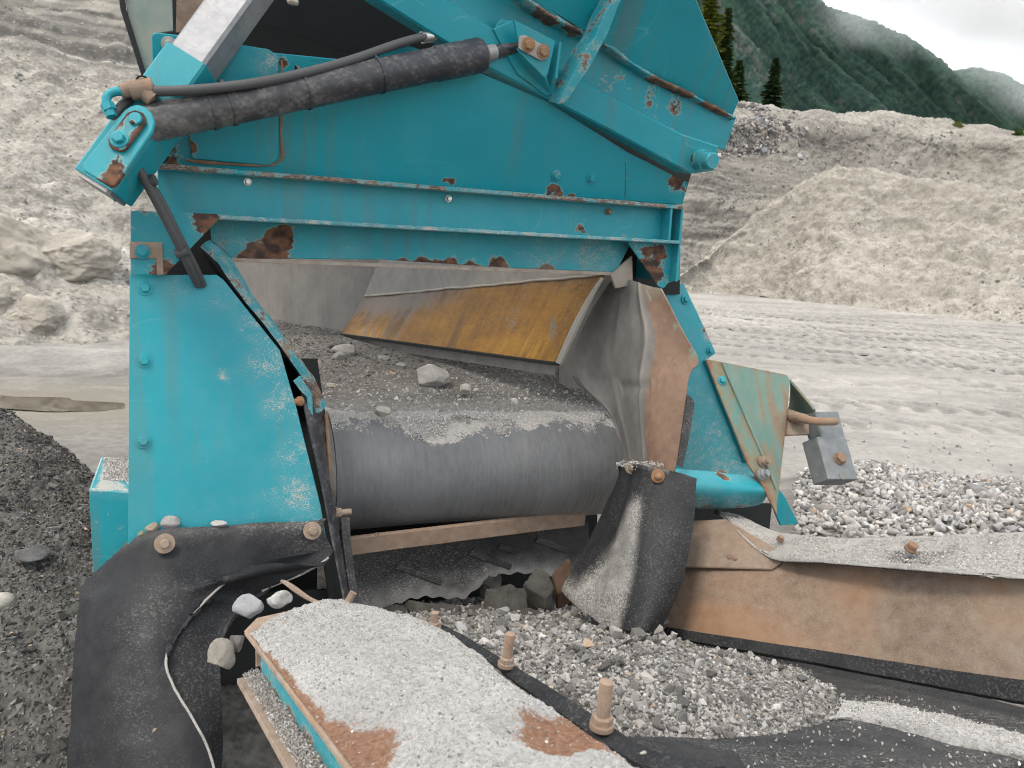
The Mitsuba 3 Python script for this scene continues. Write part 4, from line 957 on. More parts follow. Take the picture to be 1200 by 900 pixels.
# the pale fines that hang on the curve of the drum
ang = np.concatenate([rl.uniform(35, 100, 15000), rl.uniform(68, 105, 12000)]); t = rl.random(27000)
edge_ = 64 + 9 * np.sin(t * 21) + 26 * (meshkit.fbm(np.stack([t * 16, t * 0, t * 0], 1), 4, 2) - .5) * 2 - 14 * np.exp(-((t - .33) / .06) ** 2) - 16 * np.exp(-((t - .98) / .03) ** 2)
keep = ang > edge_ + rl.normal(0, 2, 27000); ang, t = ang[keep], t[keep]
ps = d0 + (d1 - d0) * t[:, None] + (RAD + .002) * (np.cos(np.radians(ang))[:, None] * fw_d + np.sin(np.radians(ang))[:, None] * w)
s1, cc = scatter(ps, rl.uniform(.002, .0055, len(ps)), rl, stone_cols(rl, len(ps), .36, .62, .08), GRAINS)
tag(put('belt_fines', s1, 'stone', color=cc, smooth=False), 'pale fines clinging to the curve of the feeder belt over the drum', kind='stuff')
def on_belt(x, y, up=0.0): return hit(x, y, (d0 + w * (RAD + .02 + up), unit(w - inn * .10)))
for x, y, sx, sy, sz_, sd, lab, c in [(505, 441, .074, .05, .050, 1, 'largest pale grey rock in the middle of the feeder belt load', (.36, .35, .335)), (404, 412, .060, .05, .036, 2, 'flat grey rock at the back of the feeder belt, under the rusty liner', (.30, .29, .275)),
        (396, 419, .034, .03, .028, 5, 'small grey rock leaning against the flat rock on the feeder belt', (.28, .27, .26)), (364, 430, .044, .04, .038, 7, 'tan rock on the feeder belt beside the left side plate', (.38, .34, .29)),
        (546, 455, .027, .024, .018, 8, 'small pale stone right of the largest rock on the feeder belt', (.46, .44, .40)), (450, 420, .028, .022, .016, 9, 'low grey stone between the flat rock and the largest rock', (.30, .29, .28)),
        (447, 482, .032, .028, .018, 12, 'buff stone at the front lip of the feeder belt', (.40, .38, .34)), (388, 452, .02, .018, .012, 13, 'small buff stone near the left end of the feeder belt', (.38, .35, .3)), (470, 428, .02, .018, .012, 14, 'tiny grey stone behind the largest rock on the feeder belt', (.3, .3, .29)), (603, 470, .017, .016, .012, 15, 'pale stone in the fines toward the right of the drum', (.5, .48, .44))]:
    boulder('rock', on_belt(x, y, sz_ * .45), (sx, sy, sz_), 200 + sd, lab, c, 4, .09, group='rocks lying on the feeder belt')

# ---- left cheek of the feeder
PS = front(320, 400, 2.36, 0)
kcp = part('cheek_plate', sheet(DR([[(240, 284, 2.17), (262, 304, 2.20), (284, 335, 2.22), (307, 364, 2.24), (335, 400, 2.26), (360, 438, 2.29), (377, 482, 2.31)],
                                    [(246, 281, 2.20), (271, 302, 2.25), (296, 345, 2.28), (318, 373, 2.30), (346, 413, 2.33), (368, 441, 2.35), (383, 476, 2.37)]]), .02, 8, 70, k=1, disp=lambda g: .004 * 2 * fb(g, 14, 3)), 'teal_paint', rust=.20, dust=.5, edge=.25, patches=[(345, 410, 14, .5), (360, 430, 14, .6), (372, 460, 14, .6)])
part('cheek_web', sheet(DR([[(240, 290, 2.20), (300, 365, 2.28), (352, 436, 2.32), (378, 490, 2.36)], [(236, 300, 2.6), (296, 372, 2.6), (346, 440, 2.6), (372, 500, 2.6)]]), .006, 10, 30, k=1), 'dark_steel_and_shade')
part('wear_strip', sheet(DR([[(352, 450, 2.285), (362, 500, 2.27), (376, 560, 2.26), (388, 620, 2.24), (404, 700, 2.22), (410, 730, 2.22)],
                             [(366, 462, 2.31), (375, 510, 2.31), (386, 560, 2.31), (396, 620, 2.29), (409, 700, 2.27), (415, 730, 2.27)],
                             [(382, 490, 2.36), (383, 520, 2.37), (385, 570, 2.36), (396, 622, 2.33), (410, 700, 2.31), (416, 730, 2.31)]]), .006, 20, 60, k=2), 'black_enamel', dust=.35)
part('rusty_edge', tube(DR([[(382, 486, 2.35), (385, 530, 2.36), (388, 580, 2.355), (392, 605, 2.35), (396, 622, 2.335)]])[0], .006, 8, 40), 'rust_steel', kcp, rust=.3)
part('back_plate', sheet(DR([[(330, 420, 2.45), (352, 520, 2.45), (372, 600, 2.45), (392, 740, 2.40)], [(372, 420, 2.6), (386, 520, 2.62), (392, 600, 2.6), (414, 740, 2.55)]]), .005, 10, 20, k=1), 'dark_steel_and_shade')
part('clip', plate([(344, 447), (352, 441), (366, 462), (367, 490), (361, 489), (360, 466), (352, 458)], front(355, 460, 2.27), .012), 'teal_paint', kcp, rust=.15, dust=.5, edge=.2)
part('bolt', stud_shape(D(352, 470, 2.28), u * -1 - v * .6, .009, .028), 'rust_steel', kcp, rust=.5)
part('rubber_strip', sheet(DR([[(400, 606, 2.32), (404, 650, 2.30), (411, 700, 2.28), (417, 735, 2.27)], [(410, 606, 2.34), (413, 650, 2.32), (420, 700, 2.30), (426, 735, 2.29)]]), .010, 10, 40), 'rubber', kcp, dust=.25)
part('bolt', stud_shape(D(394, 601, 2.33), unit(u + v * -.1), .010, .045), 'rust_steel', kcp, rust=.4, dust=.3)
part('bolt', stud_shape(D(402, 716, 2.2), unit(u * .45 - v * .0 + w * .8), .011, .060, False), 'rust_steel', kcp, rust=.5, dust=.3)

# ---- under the drum: angle bar, scraper flap, stones in the dark
a0, a1 = D(408, 640, 2.52), D(684, 606, 3.0)
part('angle_bar', prism(rect(.030, .012, .003), a0, a1, w, .05, .002), 'rust_steel', rust=-.1, dust=.15)
part('bar_stud', stud_shape(D(441, 626, 2.52), -v + w * .2, .006, .012, False), 'rust_steel')
fl_t = [(405, 648), (450, 643), (500, 637), (550, 631), (600, 625), (650, 618), (690, 612)]
fl_b = [(405, 722), (432, 720), (455, 711), (480, 702), (502, 699), (520, 701), (545, 701), (556, 692), (570, 679), (590, 673), (612, 671), (632, 674), (650, 676), (690, 690)]
def flap_plane(x, y): return hit(x, y, PF)
PF = front(500, 660, 2.52, 12)
fx = np.linspace(405, 690, 90); ty = np.interp(fx, *zip(*fl_t)); by = np.interp(fx, *zip(*fl_b)) + 1.5 * np.sin(fx * .35)
rows = [[hit(x, a * (1 - t) + b * t, PF) for x, a, b in zip(fx, ty, by)] for t in np.linspace(0, 1, 14)]
sf = sheet(rows, .010, 40, 180, k=1, disp=lambda g: .004 * 2 * fb(g, 7, 3))
ksf = part('scraper_flap', sf, 'rubber', dust=.10, uv=np.column_stack([np.zeros(len(sf.v)), .22 + .75 * np.clip((sf.a - .45) / .55, 0, 1) ** 1.1]))
for x0_, y0_, x1_, y1_ in [(464, 663, 517, 682), (550, 647, 598, 664), (628, 632, 664, 645), (584, 640, 604, 646)]:
    p0_, p1_ = hit(x0_, y0_, PF), hit(x1_, y1_, PF)
    part('cleat', prism(rect(.012, .008, .004), p0_ + PF[1] * .002, p1_ + PF[1] * .002, w, .05), 'rubber', ksf, dust=.34)
part('cavity_wall', plate([(395, 600), (700, 580), (700, 760), (395, 760)], front(560, 700, 2.95), .01), 'dark_steel_and_shade')
part('underframe', poly_plate([BP(395, 650, -.05), BP(720, 640, -.05), BP(720, 640, -.05) + v * .8, BP(395, 650, -.05) + v * .8], w, .01), 'dark_steel_and_shade')
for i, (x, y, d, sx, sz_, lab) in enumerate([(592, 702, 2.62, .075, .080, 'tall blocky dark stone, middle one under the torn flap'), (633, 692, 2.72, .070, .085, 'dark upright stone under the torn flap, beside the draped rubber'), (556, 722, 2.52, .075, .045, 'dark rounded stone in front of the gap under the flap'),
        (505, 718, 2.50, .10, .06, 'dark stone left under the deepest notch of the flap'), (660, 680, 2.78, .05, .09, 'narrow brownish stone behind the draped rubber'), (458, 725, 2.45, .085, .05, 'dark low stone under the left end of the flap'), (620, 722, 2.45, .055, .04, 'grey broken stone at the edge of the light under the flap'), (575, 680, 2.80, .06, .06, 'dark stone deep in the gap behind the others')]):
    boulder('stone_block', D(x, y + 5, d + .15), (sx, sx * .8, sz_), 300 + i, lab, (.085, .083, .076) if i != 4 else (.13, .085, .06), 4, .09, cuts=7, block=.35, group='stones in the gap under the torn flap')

part('side_backing', plate([(655, 300), (742, 300), (742, 560), (722, 505), (690, 474), (655, 448)], front(700, 400, 2.78), .01), 'worn_steel', rust=.2, dust=.5)
part('corner_shade_sheet', plate([(722, 262), (797, 262), (797, 345), (722, 345)], front(760, 300, 2.60), .01), 'dark_steel_and_shade')  # added near-black sheet standing for the shade in the corner opening
part('rail_backing', plate([(560, 60), (735, 150), (812, 198), (800, 238), (700, 228), (560, 140)], front(700, 180, 2.62), .01), 'dark_steel_and_shade')
# ---- right cheek: worn liner plate and the blue-green frame behind it
wr = DR([[(722, 322, 2.99), (730, 326, 2.92), (744, 330, 2.84), (757, 334, 2.80), (774, 338, 2.76)],
         [(700, 352, 3.03), (722, 352, 2.95), (744, 356, 2.83), (762, 360, 2.78), (786, 362, 2.73)],
         [(680, 390, 3.05), (714, 390, 2.95), (748, 390, 2.80), (768, 392, 2.75), (803, 394, 2.69)],
         [(672, 424, 3.05), (714, 425, 2.95), (746, 425, 2.80), (766, 424, 2.73), (818, 422, 2.66)],
         [(684, 452, 3.02), (722, 452, 2.94), (744, 452, 2.79), (762, 452, 2.71), (808, 440, 2.66)],
         [(716, 486, 2.97), (730, 490, 2.90), (746, 490, 2.77), (762, 490, 2.69), (802, 484, 2.64)],
         [(729, 525, 2.93), (737, 528, 2.88), (750, 528, 2.76), (763, 528, 2.68), (795, 528, 2.62)],
         [(732, 556, 2.90), (740, 558, 2.85), (752, 560, 2.75), (764, 560, 2.67), (788, 562, 2.61)]])
_wb, _wa = np.linspace(0, 1, 110)[None, :], np.linspace(0, 1, 120)[:, None]
swr = sheet(wr, .008, 120, 110, k=3, ku=2, disp=lambda g: .004 * 2 * fb(g, 8, 3) + .006 * np.exp(-np.abs((_wb - .27 - .05 * np.sin(_wa * 7)) / .035)) - .012 * np.exp(-((_wb - .50) / .05) ** 2) + .006 * np.exp(-np.abs((_wb - .60) / .03)) - .008 * np.exp(-((_wa - .58) / .03) ** 2) * (_wb > .3) * (_wb < .75))
rr_ = np.clip((swr.b - (.60 + .05 * np.sin(swr.a * 6)) ) / .22, 0, 1)
top_ = np.clip(1 - swr.a / .45, 0, 1) * np.clip((swr.b - .6) / .2, 0, 1)
rust_ = rr_ * .95 + .65 * np.clip(1 - swr.a / .12, 0, 1) * .5 + .55 * top_ * (swr.a > .02) - .0
dst = .45 * np.exp(-((swr.b - .60) / .05) ** 2) + .7 * np.clip(1 - swr.a / .10, 0, 1) + .25 * np.exp(-((swr.b - .25) / .03) ** 2) + .25 * np.exp(-((swr.a - .56) / .02) ** 2) * (swr.b > .5) * (swr.b < .8)
klr = part('wear_plate', swr, 'worn_steel', uv=np.column_stack([rust_, np.clip(dst * .7 + .08, 0, 1)]), smooth=45)
part('wear_block', plate([(674, 441), (688, 447), (708, 458), (708, 468), (694, 462), (680, 452)], front(690, 455, 2.60), .03, rnd=.003), 'worn_steel', klr, dust=.5)
PT = front(840, 500, 2.50, 12)
kt = part('gusset_panel', plate([(774, 338), (801, 331), (839, 414), (828, 421), (884, 550), (892, 572), (786, 572)], PT, .008, warp=.004), 'teal_paint', rust=.12, dust=.22, edge=.25, edge_w=.006,
          patches=[(826, 390, 8, .4), (800, 345, 8, .3), (840, 520, 26, .2), (810, 470, 10, .25)], dusty=[(820, 510, 60, .3), (845, 540, 40, .4), (828, 396, 7, .7)])
bolts(kt, [(803, 351), (832, 411)], (PT[0] + PT[1] * .002, PT[1]), .0135, dust=.05)
PTs = (PT[0] + PT[1] * .012, PT[1])
part('ridge', prism(rect(.008, .012, .003), hit(827, 422, PTs), hit(874, 542, PTs), u, .04, .001), 'teal_paint', kt, rust=.0, dust=.1)
P3 = plane3((843, 424, 2.76), (923, 440, 2.86), (910, 592, 2.72))
kw3 = part('rusty_wing', plate([(836, 422), (846, 424), (922, 439), (926, 446), (919, 520), (910, 600), (902, 566)], P3, .007, warp=.005), 'green_rust', rust=.22, dust=.18, edge=.4, edge_w=.008, patches=[(900, 540, 26, .35), (905, 480, 22, .25), (915, 500, 20, .3)])
P3s = plane3((830, 421, 2.74), (845, 425, 2.75), (900, 570, 2.66))
part('dirty_strip', plate([(827, 421), (846, 424), (900, 548), (908, 570), (911, 604), (892, 566), (876, 544)], P3s, .008, warp=.004), 'green_rust', kw3, rust=.42, dust=.1, edge=.3)
part('strip_edge', tube([hit(x, y, P3s) + P3s[1] * .004 for x, y in [(846, 425), (872, 486), (899, 548), (908, 572)]], .0045, 8, 30), 'green_rust', kw3, rust=.2, dust=.2)
part('bolt', bolt_shape(hit(846, 446, P3s), P3s[1], .0115, .010), 'teal_paint', kw3, rust=.12, dust=.3)
for x, y, m_, r_ in ((892, 541, 'rust_steel', .6), (891, 556, 'galvanised', .2)): part('bolt', stud_shape(hit(x, y, P3s), unit(P3s[1] + u * .5), .012, .03), m_, kw3, rust=r_, dust=.2)
# bearing guard
gsh = DR([[(792, 549, 2.62), (830, 552, 2.66), (866, 556, 2.70), (897, 560, 2.74)], [(790, 560, 2.56), (830, 562, 2.60), (866, 565, 2.64), (898, 568, 2.68)],
          [(790, 572, 2.54), (830, 574, 2.58), (866, 575, 2.62), (899, 577, 2.66)], [(790, 586, 2.58), (830, 588, 2.62), (868, 588, 2.66), (897, 585, 2.70)], [(790, 594, 2.70), (832, 596, 2.72), (872, 595, 2.76), (892, 590, 2.80)]])
kg2 = part('bearing_guard', sheet(gsh, .006, 40, 50, disp=lambda g: .004 * 2 * fb(g, 12, 3)), 'teal_paint', rust=.14, dust=.14, edge=.2, patches=[(845, 558, 6, .8), (848, 562, 6, .8), (890, 562, 9, .7), (870, 592, 14, .6), (830, 592, 10, .5)], dusty=[(820, 590, 26, .55), (850, 592, 26, .55), (880, 590, 24, .55), (800, 588, 20, .5)])
part('splash_lug', plate([(840, 556), (846, 551), (852, 554), (848, 566), (842, 568)], front(846, 560, 2.36), .01), 'rust_steel', kg2, rust=.4)
part('bearing_shadow_plate', plate([(780, 590), (905, 590), (900, 640), (780, 640)], front(850, 610, 2.62), .01), 'dark_steel_and_shade')
part('foot_strip', plate([(905, 572), (912, 572), (920, 582), (936, 614), (915, 616), (908, 600)], front(920, 600, 2.36), .01), 'teal_paint', rust=.05, dust=.1, edge=.2)
part('rubber_strip', sheet(DR([[(806, 462, 2.60), (800, 500, 2.58), (794, 545, 2.57)], [(814, 470, 2.60), (809, 505, 2.58), (800, 548, 2.57)]]), .012, 10, 20), 'rubber', klr, dust=.2)
# tow bracket
khd = part('hood_bracket', sheet(DR([[(924, 446, 2.90), (926, 455, 2.95), (924, 480, 2.98)], [(940, 464, 2.86), (942, 474, 2.9), (938, 490, 2.98)], [(953, 480, 2.82), (952, 488, 2.86), (946, 500, 2.96)]]), .008, 14, 14), 'green_rust', rust=.45, dust=.1)
part('eye_plate', plate([(919, 478), (947, 486), (948, 509), (918, 510)], plane3((919, 478, 2.86), (948, 486, 2.80), (920, 510, 2.82)), .012), 'rust_steel', khd, rust=.2, dust=.3)
part('eye', tube([D(928, 491, 2.838), D(928, 491, 2.828)], .014, 16), 'dark_steel_and_shade', khd)
Rg, Lf, Rt, Qb = D(963, 530, 2.72), D(939, 520, 2.80), D(992, 512, 2.80), D(977, 581, 2.66)
def square_tube(rg, lf, rt, q, grow=0.0):
    c = (lf + rt) / 2; ring = [rg, rt, lf + rt - rg, lf]; ring = [c + (p - c) * (1 + grow) for p in ring]
    z = unit(q - rg); x = unit((rt - rg) - z * ((rt - rg) @ z)); y = np.cross(z, x)
    P = np.array([[(p - c) @ x, (p - c) @ y] for p in ring])
    pg = Polygon(P).buffer(-.008).buffer(.008, quad_segs=4)
    return prism(np.array(pg.exterior.coords)[:-1], c, c + (q - rg), x, .05, 0, .002), (x, y, z)
so, axes = square_tube(Rg, Lf, Rt, Qb)
ktb = part('square_tube', so, 'zinc', dust=.25)
si_, _ = square_tube(D(958, 492, 2.76), D(939, 490, 2.83), D(984, 480, 2.83), D(970, 540, 2.72), -.06)
part('inner_tube', si_, 'zinc', ktb, dust=.15)
rn = unit(np.cross(Rt - Rg, Qb - Rg)); rn = rn if rn @ (CAM - Rg) > 0 else -rn
part('bolt', stud_shape(hit(983, 538, (Rg, rn)), unit(rn + w * .1), .014, .02), 'rust_steel', ktb, rust=.6)
part('bolt_hole', tube([hit(987, 558, (Rg, rn)) - rn * .002, hit(987, 558, (Rg, rn)) + rn * .0015], .0125, 18), 'ground_mat', ktb)
part('hook_pin', tube([D(927, 491, 2.84), D(933, 489, 2.79), D(942, 491, 2.74), D(956, 493.5, 2.72), D(970, 494, 2.72), D(978, 494, 2.73), D(980, 494, 2.74)], [.016, .017, .0155, .014, .014, .0135, .009], 16, 40), 'rust_steel', khd, rust=.45, dust=.1)
part('pin_collar', tube([D(931, 490, 2.805), D(937, 490, 2.775)], .021, 16), 'rust_steel', khd, rust=.3)

# ---- rubber draped at the right of the drum
rf = DR([[(722, 546, 2.80), (738, 541, 2.62), (752, 545, 2.52), (778, 550, 2.50), (800, 555, 2.49), (817, 561, 2.50)],
         [(722, 566, 2.82), (730, 566, 2.68), (748, 570, 2.52), (778, 576, 2.46), (800, 580, 2.45), (815, 584, 2.46)],
         [(704, 604, 2.80), (720, 606, 2.62), (742, 610, 2.46), (772, 614, 2.41), (794, 618, 2.40), (812, 622, 2.42)],
         [(682, 648, 2.74), (702, 652, 2.56), (734, 656, 2.40), (764, 660, 2.34), (786, 664, 2.33), (803, 668, 2.36)],
         [(666, 676, 2.68), (686, 688, 2.50), (724, 696, 2.36), (754, 700, 2.29), (776, 702, 2.28), (792, 702, 2.32)],
         [(658, 692, 2.64), (681, 716, 2.46), (712, 734, 2.33), (740, 739, 2.25), (758, 740, 2.24), (774, 738, 2.28)]])
srf = sheet(rf, .009, 110, 110, disp=lambda g: .004 * 2 * fb(g, 9, 3) - .012 * np.exp(-((np.linspace(0, 1, 110)[None, :] - (.20 + .05 * np.linspace(0, 1, 110)[:, None])) / .05) ** 2))
# where grit has been rubbed on, in the flap's own coordinates
fa, fbb = srf.a, srf.b
grit = np.clip((.46 + .06 * fa - fbb) / .06, 0, 1) * np.clip((fbb - (.33 - .33 * (fa - .2) * 1.25)) / .10, 0, 1) * np.clip((fa - .22) / .10, 0, 1)
grit = np.maximum(grit, .8 * np.clip((fa - .72) / .15, 0, 1) * np.clip((.26 - fbb) / .06, 0, 1))
grit = np.maximum(grit, .6 * np.clip((.06 - fa) / .05, 0, 1) * (fbb < .65))
kf = part('draped_flap', srf, 'rubber', uv=np.column_stack([0 * fa, np.clip(.10 + .62 * grit, 0, 1)]), smooth=45)
part('bolt', bolt_shape(D(771, 558, 2.475), unit(-v + u * -.35 + w * .15), .013, .016, 1.7, dome=True), 'rust_steel', kf, rust=.75)
part('bolt', bolt_shape(D(740, 548, 2.60), unit(-v - u * .3 + w * .4), .014, .012, 1.6), 'rust_steel', kf, rust=.5, dust=.4)
rk = np.random.default_rng(8)
ps = np.array([D(x, y, d) for x, y, d in zip(rk.uniform(722, 778, 260), rk.normal(544, 2.0, 260), rk.uniform(2.53, 2.62, 260))])
s1, cc = scatter(ps, rk.uniform(.002, .006, 260), rk, stone_cols(rk, 260, .3, .55), GRAINS)
tag(put('grit_line', s1, 'stone', color=cc, smooth=False), 'grit lodged on the top edge of the draped rubber flap', kind='stuff')

# ---- main conveyor: belt, right wall, its flange, skirt
bl = [[BP(430, 690, -.03), BP(560, 690, -.03), BP(700, 705, -.03), BP(790, 742, -.03)],
      [BP(500, 760, -.03), BP(620, 770, -.03), BP(800, 775, -.03), BP(960, 775, -.03)],
      [BP(560, 830, -.03), BP(720, 830, -.03), BP(900, 820, -.03), BP(1130, 812, -.03)],
      [BP(620, 960, -.03), BP(760, 960, -.03), BP(1000, 930, -.03), BP(1330, 868, -.03)]]
cb = sheet(bl, .012, 60, 60, disp=lambda g: .004 * 2 * fb(g, 5, 3))
part('conveyor_belt', cb, 'rubber', uv=np.column_stack([0 * cb.a, .14 + .12 * cb.b]))
wall_ = DR([[(800, 606, 2.74), (905, 640, 2.48), (1000, 655, 2.20), (1120, 668, 1.90), (1200, 672, 1.73), (1330, 690, 1.50)],
            [(790, 670, 2.64), (895, 692, 2.36), (1000, 710, 2.12), (1120, 726, 1.84), (1200, 737, 1.68), (1330, 758, 1.45)],
            [(772, 738, 2.54), (880, 754, 2.27), (1000, 772, 2.02), (1120, 790, 1.77), (1200, 802, 1.62), (1330, 822, 1.40)]])
sw = sheet(wall_, .008, 50, 90, disp=lambda g: .003 * 2 * fb(g, 5, 3))
kwl = part('conveyor_wall', sw, 'rust_steel', uv=np.column_stack([.15 + .55 * np.clip((sw.a - .6) / .3, 0, 1) * np.clip(1.1 - sw.b * 1.3, 0, 1), .12 + .35 * (sw.b > .18) * np.clip((sw.b - .15) * .8, 0, 1)]))
P_p = plane3((815, 612, 2.665), (905, 652, 2.415), (800, 664, 2.585))
kpp = part('patch_plate', plate([(806, 610), (850, 608), (906, 640), (917, 652), (914, 660), (904, 667), (800, 664)], P_p, .010, bevel=.003), 'rust_steel', rust=.0, dust=.25)
for x, y in ((855, 652.5), (862, 654)): part('rivet', bolt_shape(hit(x, y, P_p), P_p[1], .009, .004, 1.0, dome=True), 'rust_steel', kpp, rust=.1)
sk = DR([[(770, 733, 2.52), (880, 750, 2.25), (1000, 768, 2.00), (1120, 786, 1.75), (1200, 797, 1.60), (1330, 818, 1.38)],
         [(772, 745, 2.50), (880, 763, 2.22), (1000, 785, 1.97), (1120, 808, 1.72), (1200, 823, 1.57), (1330, 848, 1.35)]])
part('skirt_strip', sheet(sk, .016, 12, 90, disp=lambda g: .003 * 2 * fb(g, 12, 3)), 'rubber', dust=.14, edge=.0)
fl = DR([[(846, 602, 2.84), (872, 606, 2.72), (900, 620, 2.60), (940, 627, 2.45), (1000, 630, 2.28), (1080, 628, 2.08), (1200, 624, 1.86), (1330, 622, 1.66)],
         [(842, 600, 2.78), (868, 612, 2.64), (900, 632, 2.50), (940, 640, 2.36), (1000, 645, 2.19), (1080, 648, 2.00), (1200, 650, 1.78), (1330, 654, 1.58)],
         [(838, 599, 2.72), (864, 620, 2.56), (898, 648, 2.43), (935, 654, 2.30), (1000, 658, 2.12), (1080, 664, 1.92), (1200, 672, 1.70), (1330, 684, 1.49)],
         [(840, 601, 2.71), (866, 624, 2.55), (900, 652, 2.425), (938, 659, 2.295), (1000, 664, 2.115), (1080, 670, 1.915), (1200, 680, 1.695), (1330, 693, 1.485)]])
sf2 = sheet(fl, .006, 50, 220, ku=2, disp=lambda g: .004 * 2 * fb(g, 14, 4, 3) + .0015 * 2 * fb(g, 70, 3))
kfl = part('wall_flange', sf2, 'rubber', uv=np.column_stack([0 * sf2.a, np.clip(.95 - .9 * np.clip((sf2.a - .80) / .15, 0, 1) - .75 * np.clip(1 - sf2.b / .16, 0, 1) - .6 * np.exp(-((sf2.b - .70) / .06) ** 2) * (sf2.a > .3) * (sf2.a < .6), .1, 1)]))
gg = sf2.grid[2:38, 22:]
rf_ = np.random.default_rng(41)
ps = pick(gg, 9000, rf_); ps = ps[fb(ps, 9, 3, 4) > -.13]
s1, cc = scatter(ps, rf_.uniform(.0018, .005, len(ps)), rf_, stone_cols(rf_, len(ps), .32, .60, .08), GRAINS)
tag(put('flange_fines', s1, 'stone', color=cc, smooth=False), 'pale crushed fines caked on the flange of the conveyor wall', kind='stuff')
part('bolt', bolt_shape(D(1067, 643, 1.985), unit(w - v * .5), .014, .014, 1.1, dome=False), 'rust_steel', kfl, rust=.6)
part('bolt', bolt_shape(D(914, 632, 2.44), unit(w - v * .5), .010, .010, 1.1), 'rust_steel', kfl, rust=.5)

# ---- left side channel with its cover of fines
PLC = plane3((300, 725, 1.74), (425, 714, 1.80), (700, 872, .93))
ct = [(286, 738), (300, 724), (345, 714), (400, 714), (440, 718), (490, 732), (525, 745), (560, 770), (590, 795), (640, 832), (700, 872), (760, 920), (800, 960), (455, 960), (405, 895), (347, 818)]
kch = part('side_channel', plate(ct, PLC, .012, bevel=.003), 'rust_steel', rust=.2, dust=.3, edge=.2)
e0, e1 = hit(288, 742, PLC), hit(464, 972, PLC)
en = unit(np.cross(e1 - e0, PLC[1])); en = en if en @ RT < 0 else -en
wo = -PLC[1]
part('channel_web', poly_plate([e0 + wo * .012 - en * .028, e1 + wo * .012 - en * .028, e1 + wo * .088 - en * .028, e0 + wo * .088 - en * .028], en, .012), 'teal_paint', kch, rust=.14, dust=.42, edge=.45, edge_w=.03)
part('channel_foot', poly_plate([e0 + wo * .088 + en * .018, e1 + wo * .088 + en * .018, e1 + wo * .088 - en * .05, e0 + wo * .088 - en * .05], PLC[1], .012), 'rust_steel', kch, rust=.1, dust=.3)
part('end_stub', poly_plate([e0 + wo * .012 - en * .03, hit(300, 724, PLC) + wo * .012 - en * .05, hit(300, 724, PLC) + wo * .088 - en * .05, e0 + wo * .088 - en * .03], -unit(e1 - e0), .01), 'rust_steel', kch, rust=.2, dust=.4)
_fs = np.random.default_rng(91); _a, _b = _fs.random(5200) ** .9, _fs.random(5200) ** 1.3
_w0 = e0 + wo * .086 - en * .022; _w1 = e1 + wo * .086 - en * .022
ps = _w0 + (_w1 - _w0) * _a[:, None] + en * (_b * .030)[:, None] + PLC[1] * (.004 + .012 * (1 - _b) * _fs.random(5200))[:, None]
s1, cc = scatter(ps, _fs.uniform(.0012, .0034, 5200), _fs, stone_cols(_fs, 5200, .24, .62, .06), GRAINS)
tag(put('foot_grit', s1, 'stone', color=cc, smooth=False), 'pale grit lying in the angle of the girder foot under its blue-green web', kind='stuff')
# the fines: a heap on the flange, thin toward its outer rim
pgc = Polygon([( (hit(x, y, PLC) - PLC[0]) @ unit(np.cross(w, PLC[1])), (hit(x, y, PLC) - PLC[0]) @ np.cross(PLC[1], unit(np.cross(w, PLC[1])))) for x, y in ct])
Lx = spline([(293, 744), (350, 818), (409, 896), (462, 968)], 260, 0, 2); Rx = spline([(345, 713), (440, 716), (522, 741), (592, 796), (700, 870), (800, 957)], 260, 0, 3)
Lx[:60, 0] += 0
gfn = np.array([[hit(*(a * (1 - t) + b * t), PLC) for t in np.linspace(0, 1, 150)] for a, b in zip(Lx, Rx)])
tt_ = np.linspace(0, 1, 150)[None, :]; aa_ = np.linspace(0, 1, 260)[:, None]
hgt = .030 * np.minimum(1, 2.6 * np.minimum(tt_ * 1.0, (1 - tt_) * 2.5)) * np.clip(aa_ * 10, .1, 1)
bare = np.clip(1.5 - np.hypot((proj(gfn)[0] - 662) / 70, (proj(gfn)[1] - 876) / 42) * 1.25, 0, 1) + np.clip(1.3 - np.hypot((proj(gfn)[0] - 428) / 46, (proj(gfn)[1] - 885) / 34), 0, 1)
band = np.clip(1.25 - tt_ / (.055 + .085 * aa_), 0, 1) * np.clip(aa_ * 8, 0, 1)
bare = bare + .75 * band
relief_ = .012 * 2 * fb(gfn, 20, 4, 3) + .007 * 2 * fb(gfn, 80, 3, 7)
gfn = gfn + PLC[1] * (np.maximum(hgt * (1 - np.clip(bare, 0, 1)) + relief_ * np.clip(1.1 - bare, 0.08, 1), -.001) + .0025)[..., None]
sfn = Shape(gfn.reshape(-1, 3), grid_faces(260, 150))
tag(put('channel_fines', sfn, 'dust', smooth=True, uv=np.column_stack([np.clip(bare, 0, 1.2).ravel(), 0 * bare.ravel()])), 'pale grey crushed fines heaped on the near side channel of the conveyor', kind='stuff')
rc_ = np.random.default_rng(43)
ps = pick(gfn, 20000, rc_); X_, Y_, _ = proj(ps)
from scipy.spatial import cKDTree
_kk = cKDTree(gfn.reshape(-1, 3)).query(ps)[1]; _bd = band.ravel()[_kk]
bb = np.clip(1.5 - np.hypot((X_ - 662) / 70, (Y_ - 876) / 42) * 1.25, 0, 1) + np.clip(1.3 - np.hypot((X_ - 428) / 46, (Y_ - 885) / 34), 0, 1)
ps = ps[rc_.random(len(ps)) > np.minimum(bb + _bd * .9, .76)]
s1, cc = scatter(ps, rc_.uniform(.0009, .0024, len(ps)) * np.where(rc_.random(len(ps)) < .02, 2.2, 1), rc_, stone_cols(rc_, len(ps), .16, .58, .06), GRAINS)
tag(put('channel_grit', s1, 'stone', color=cc, smooth=False), 'loose pale grit grains on the near side channel of the conveyor', kind='stuff')
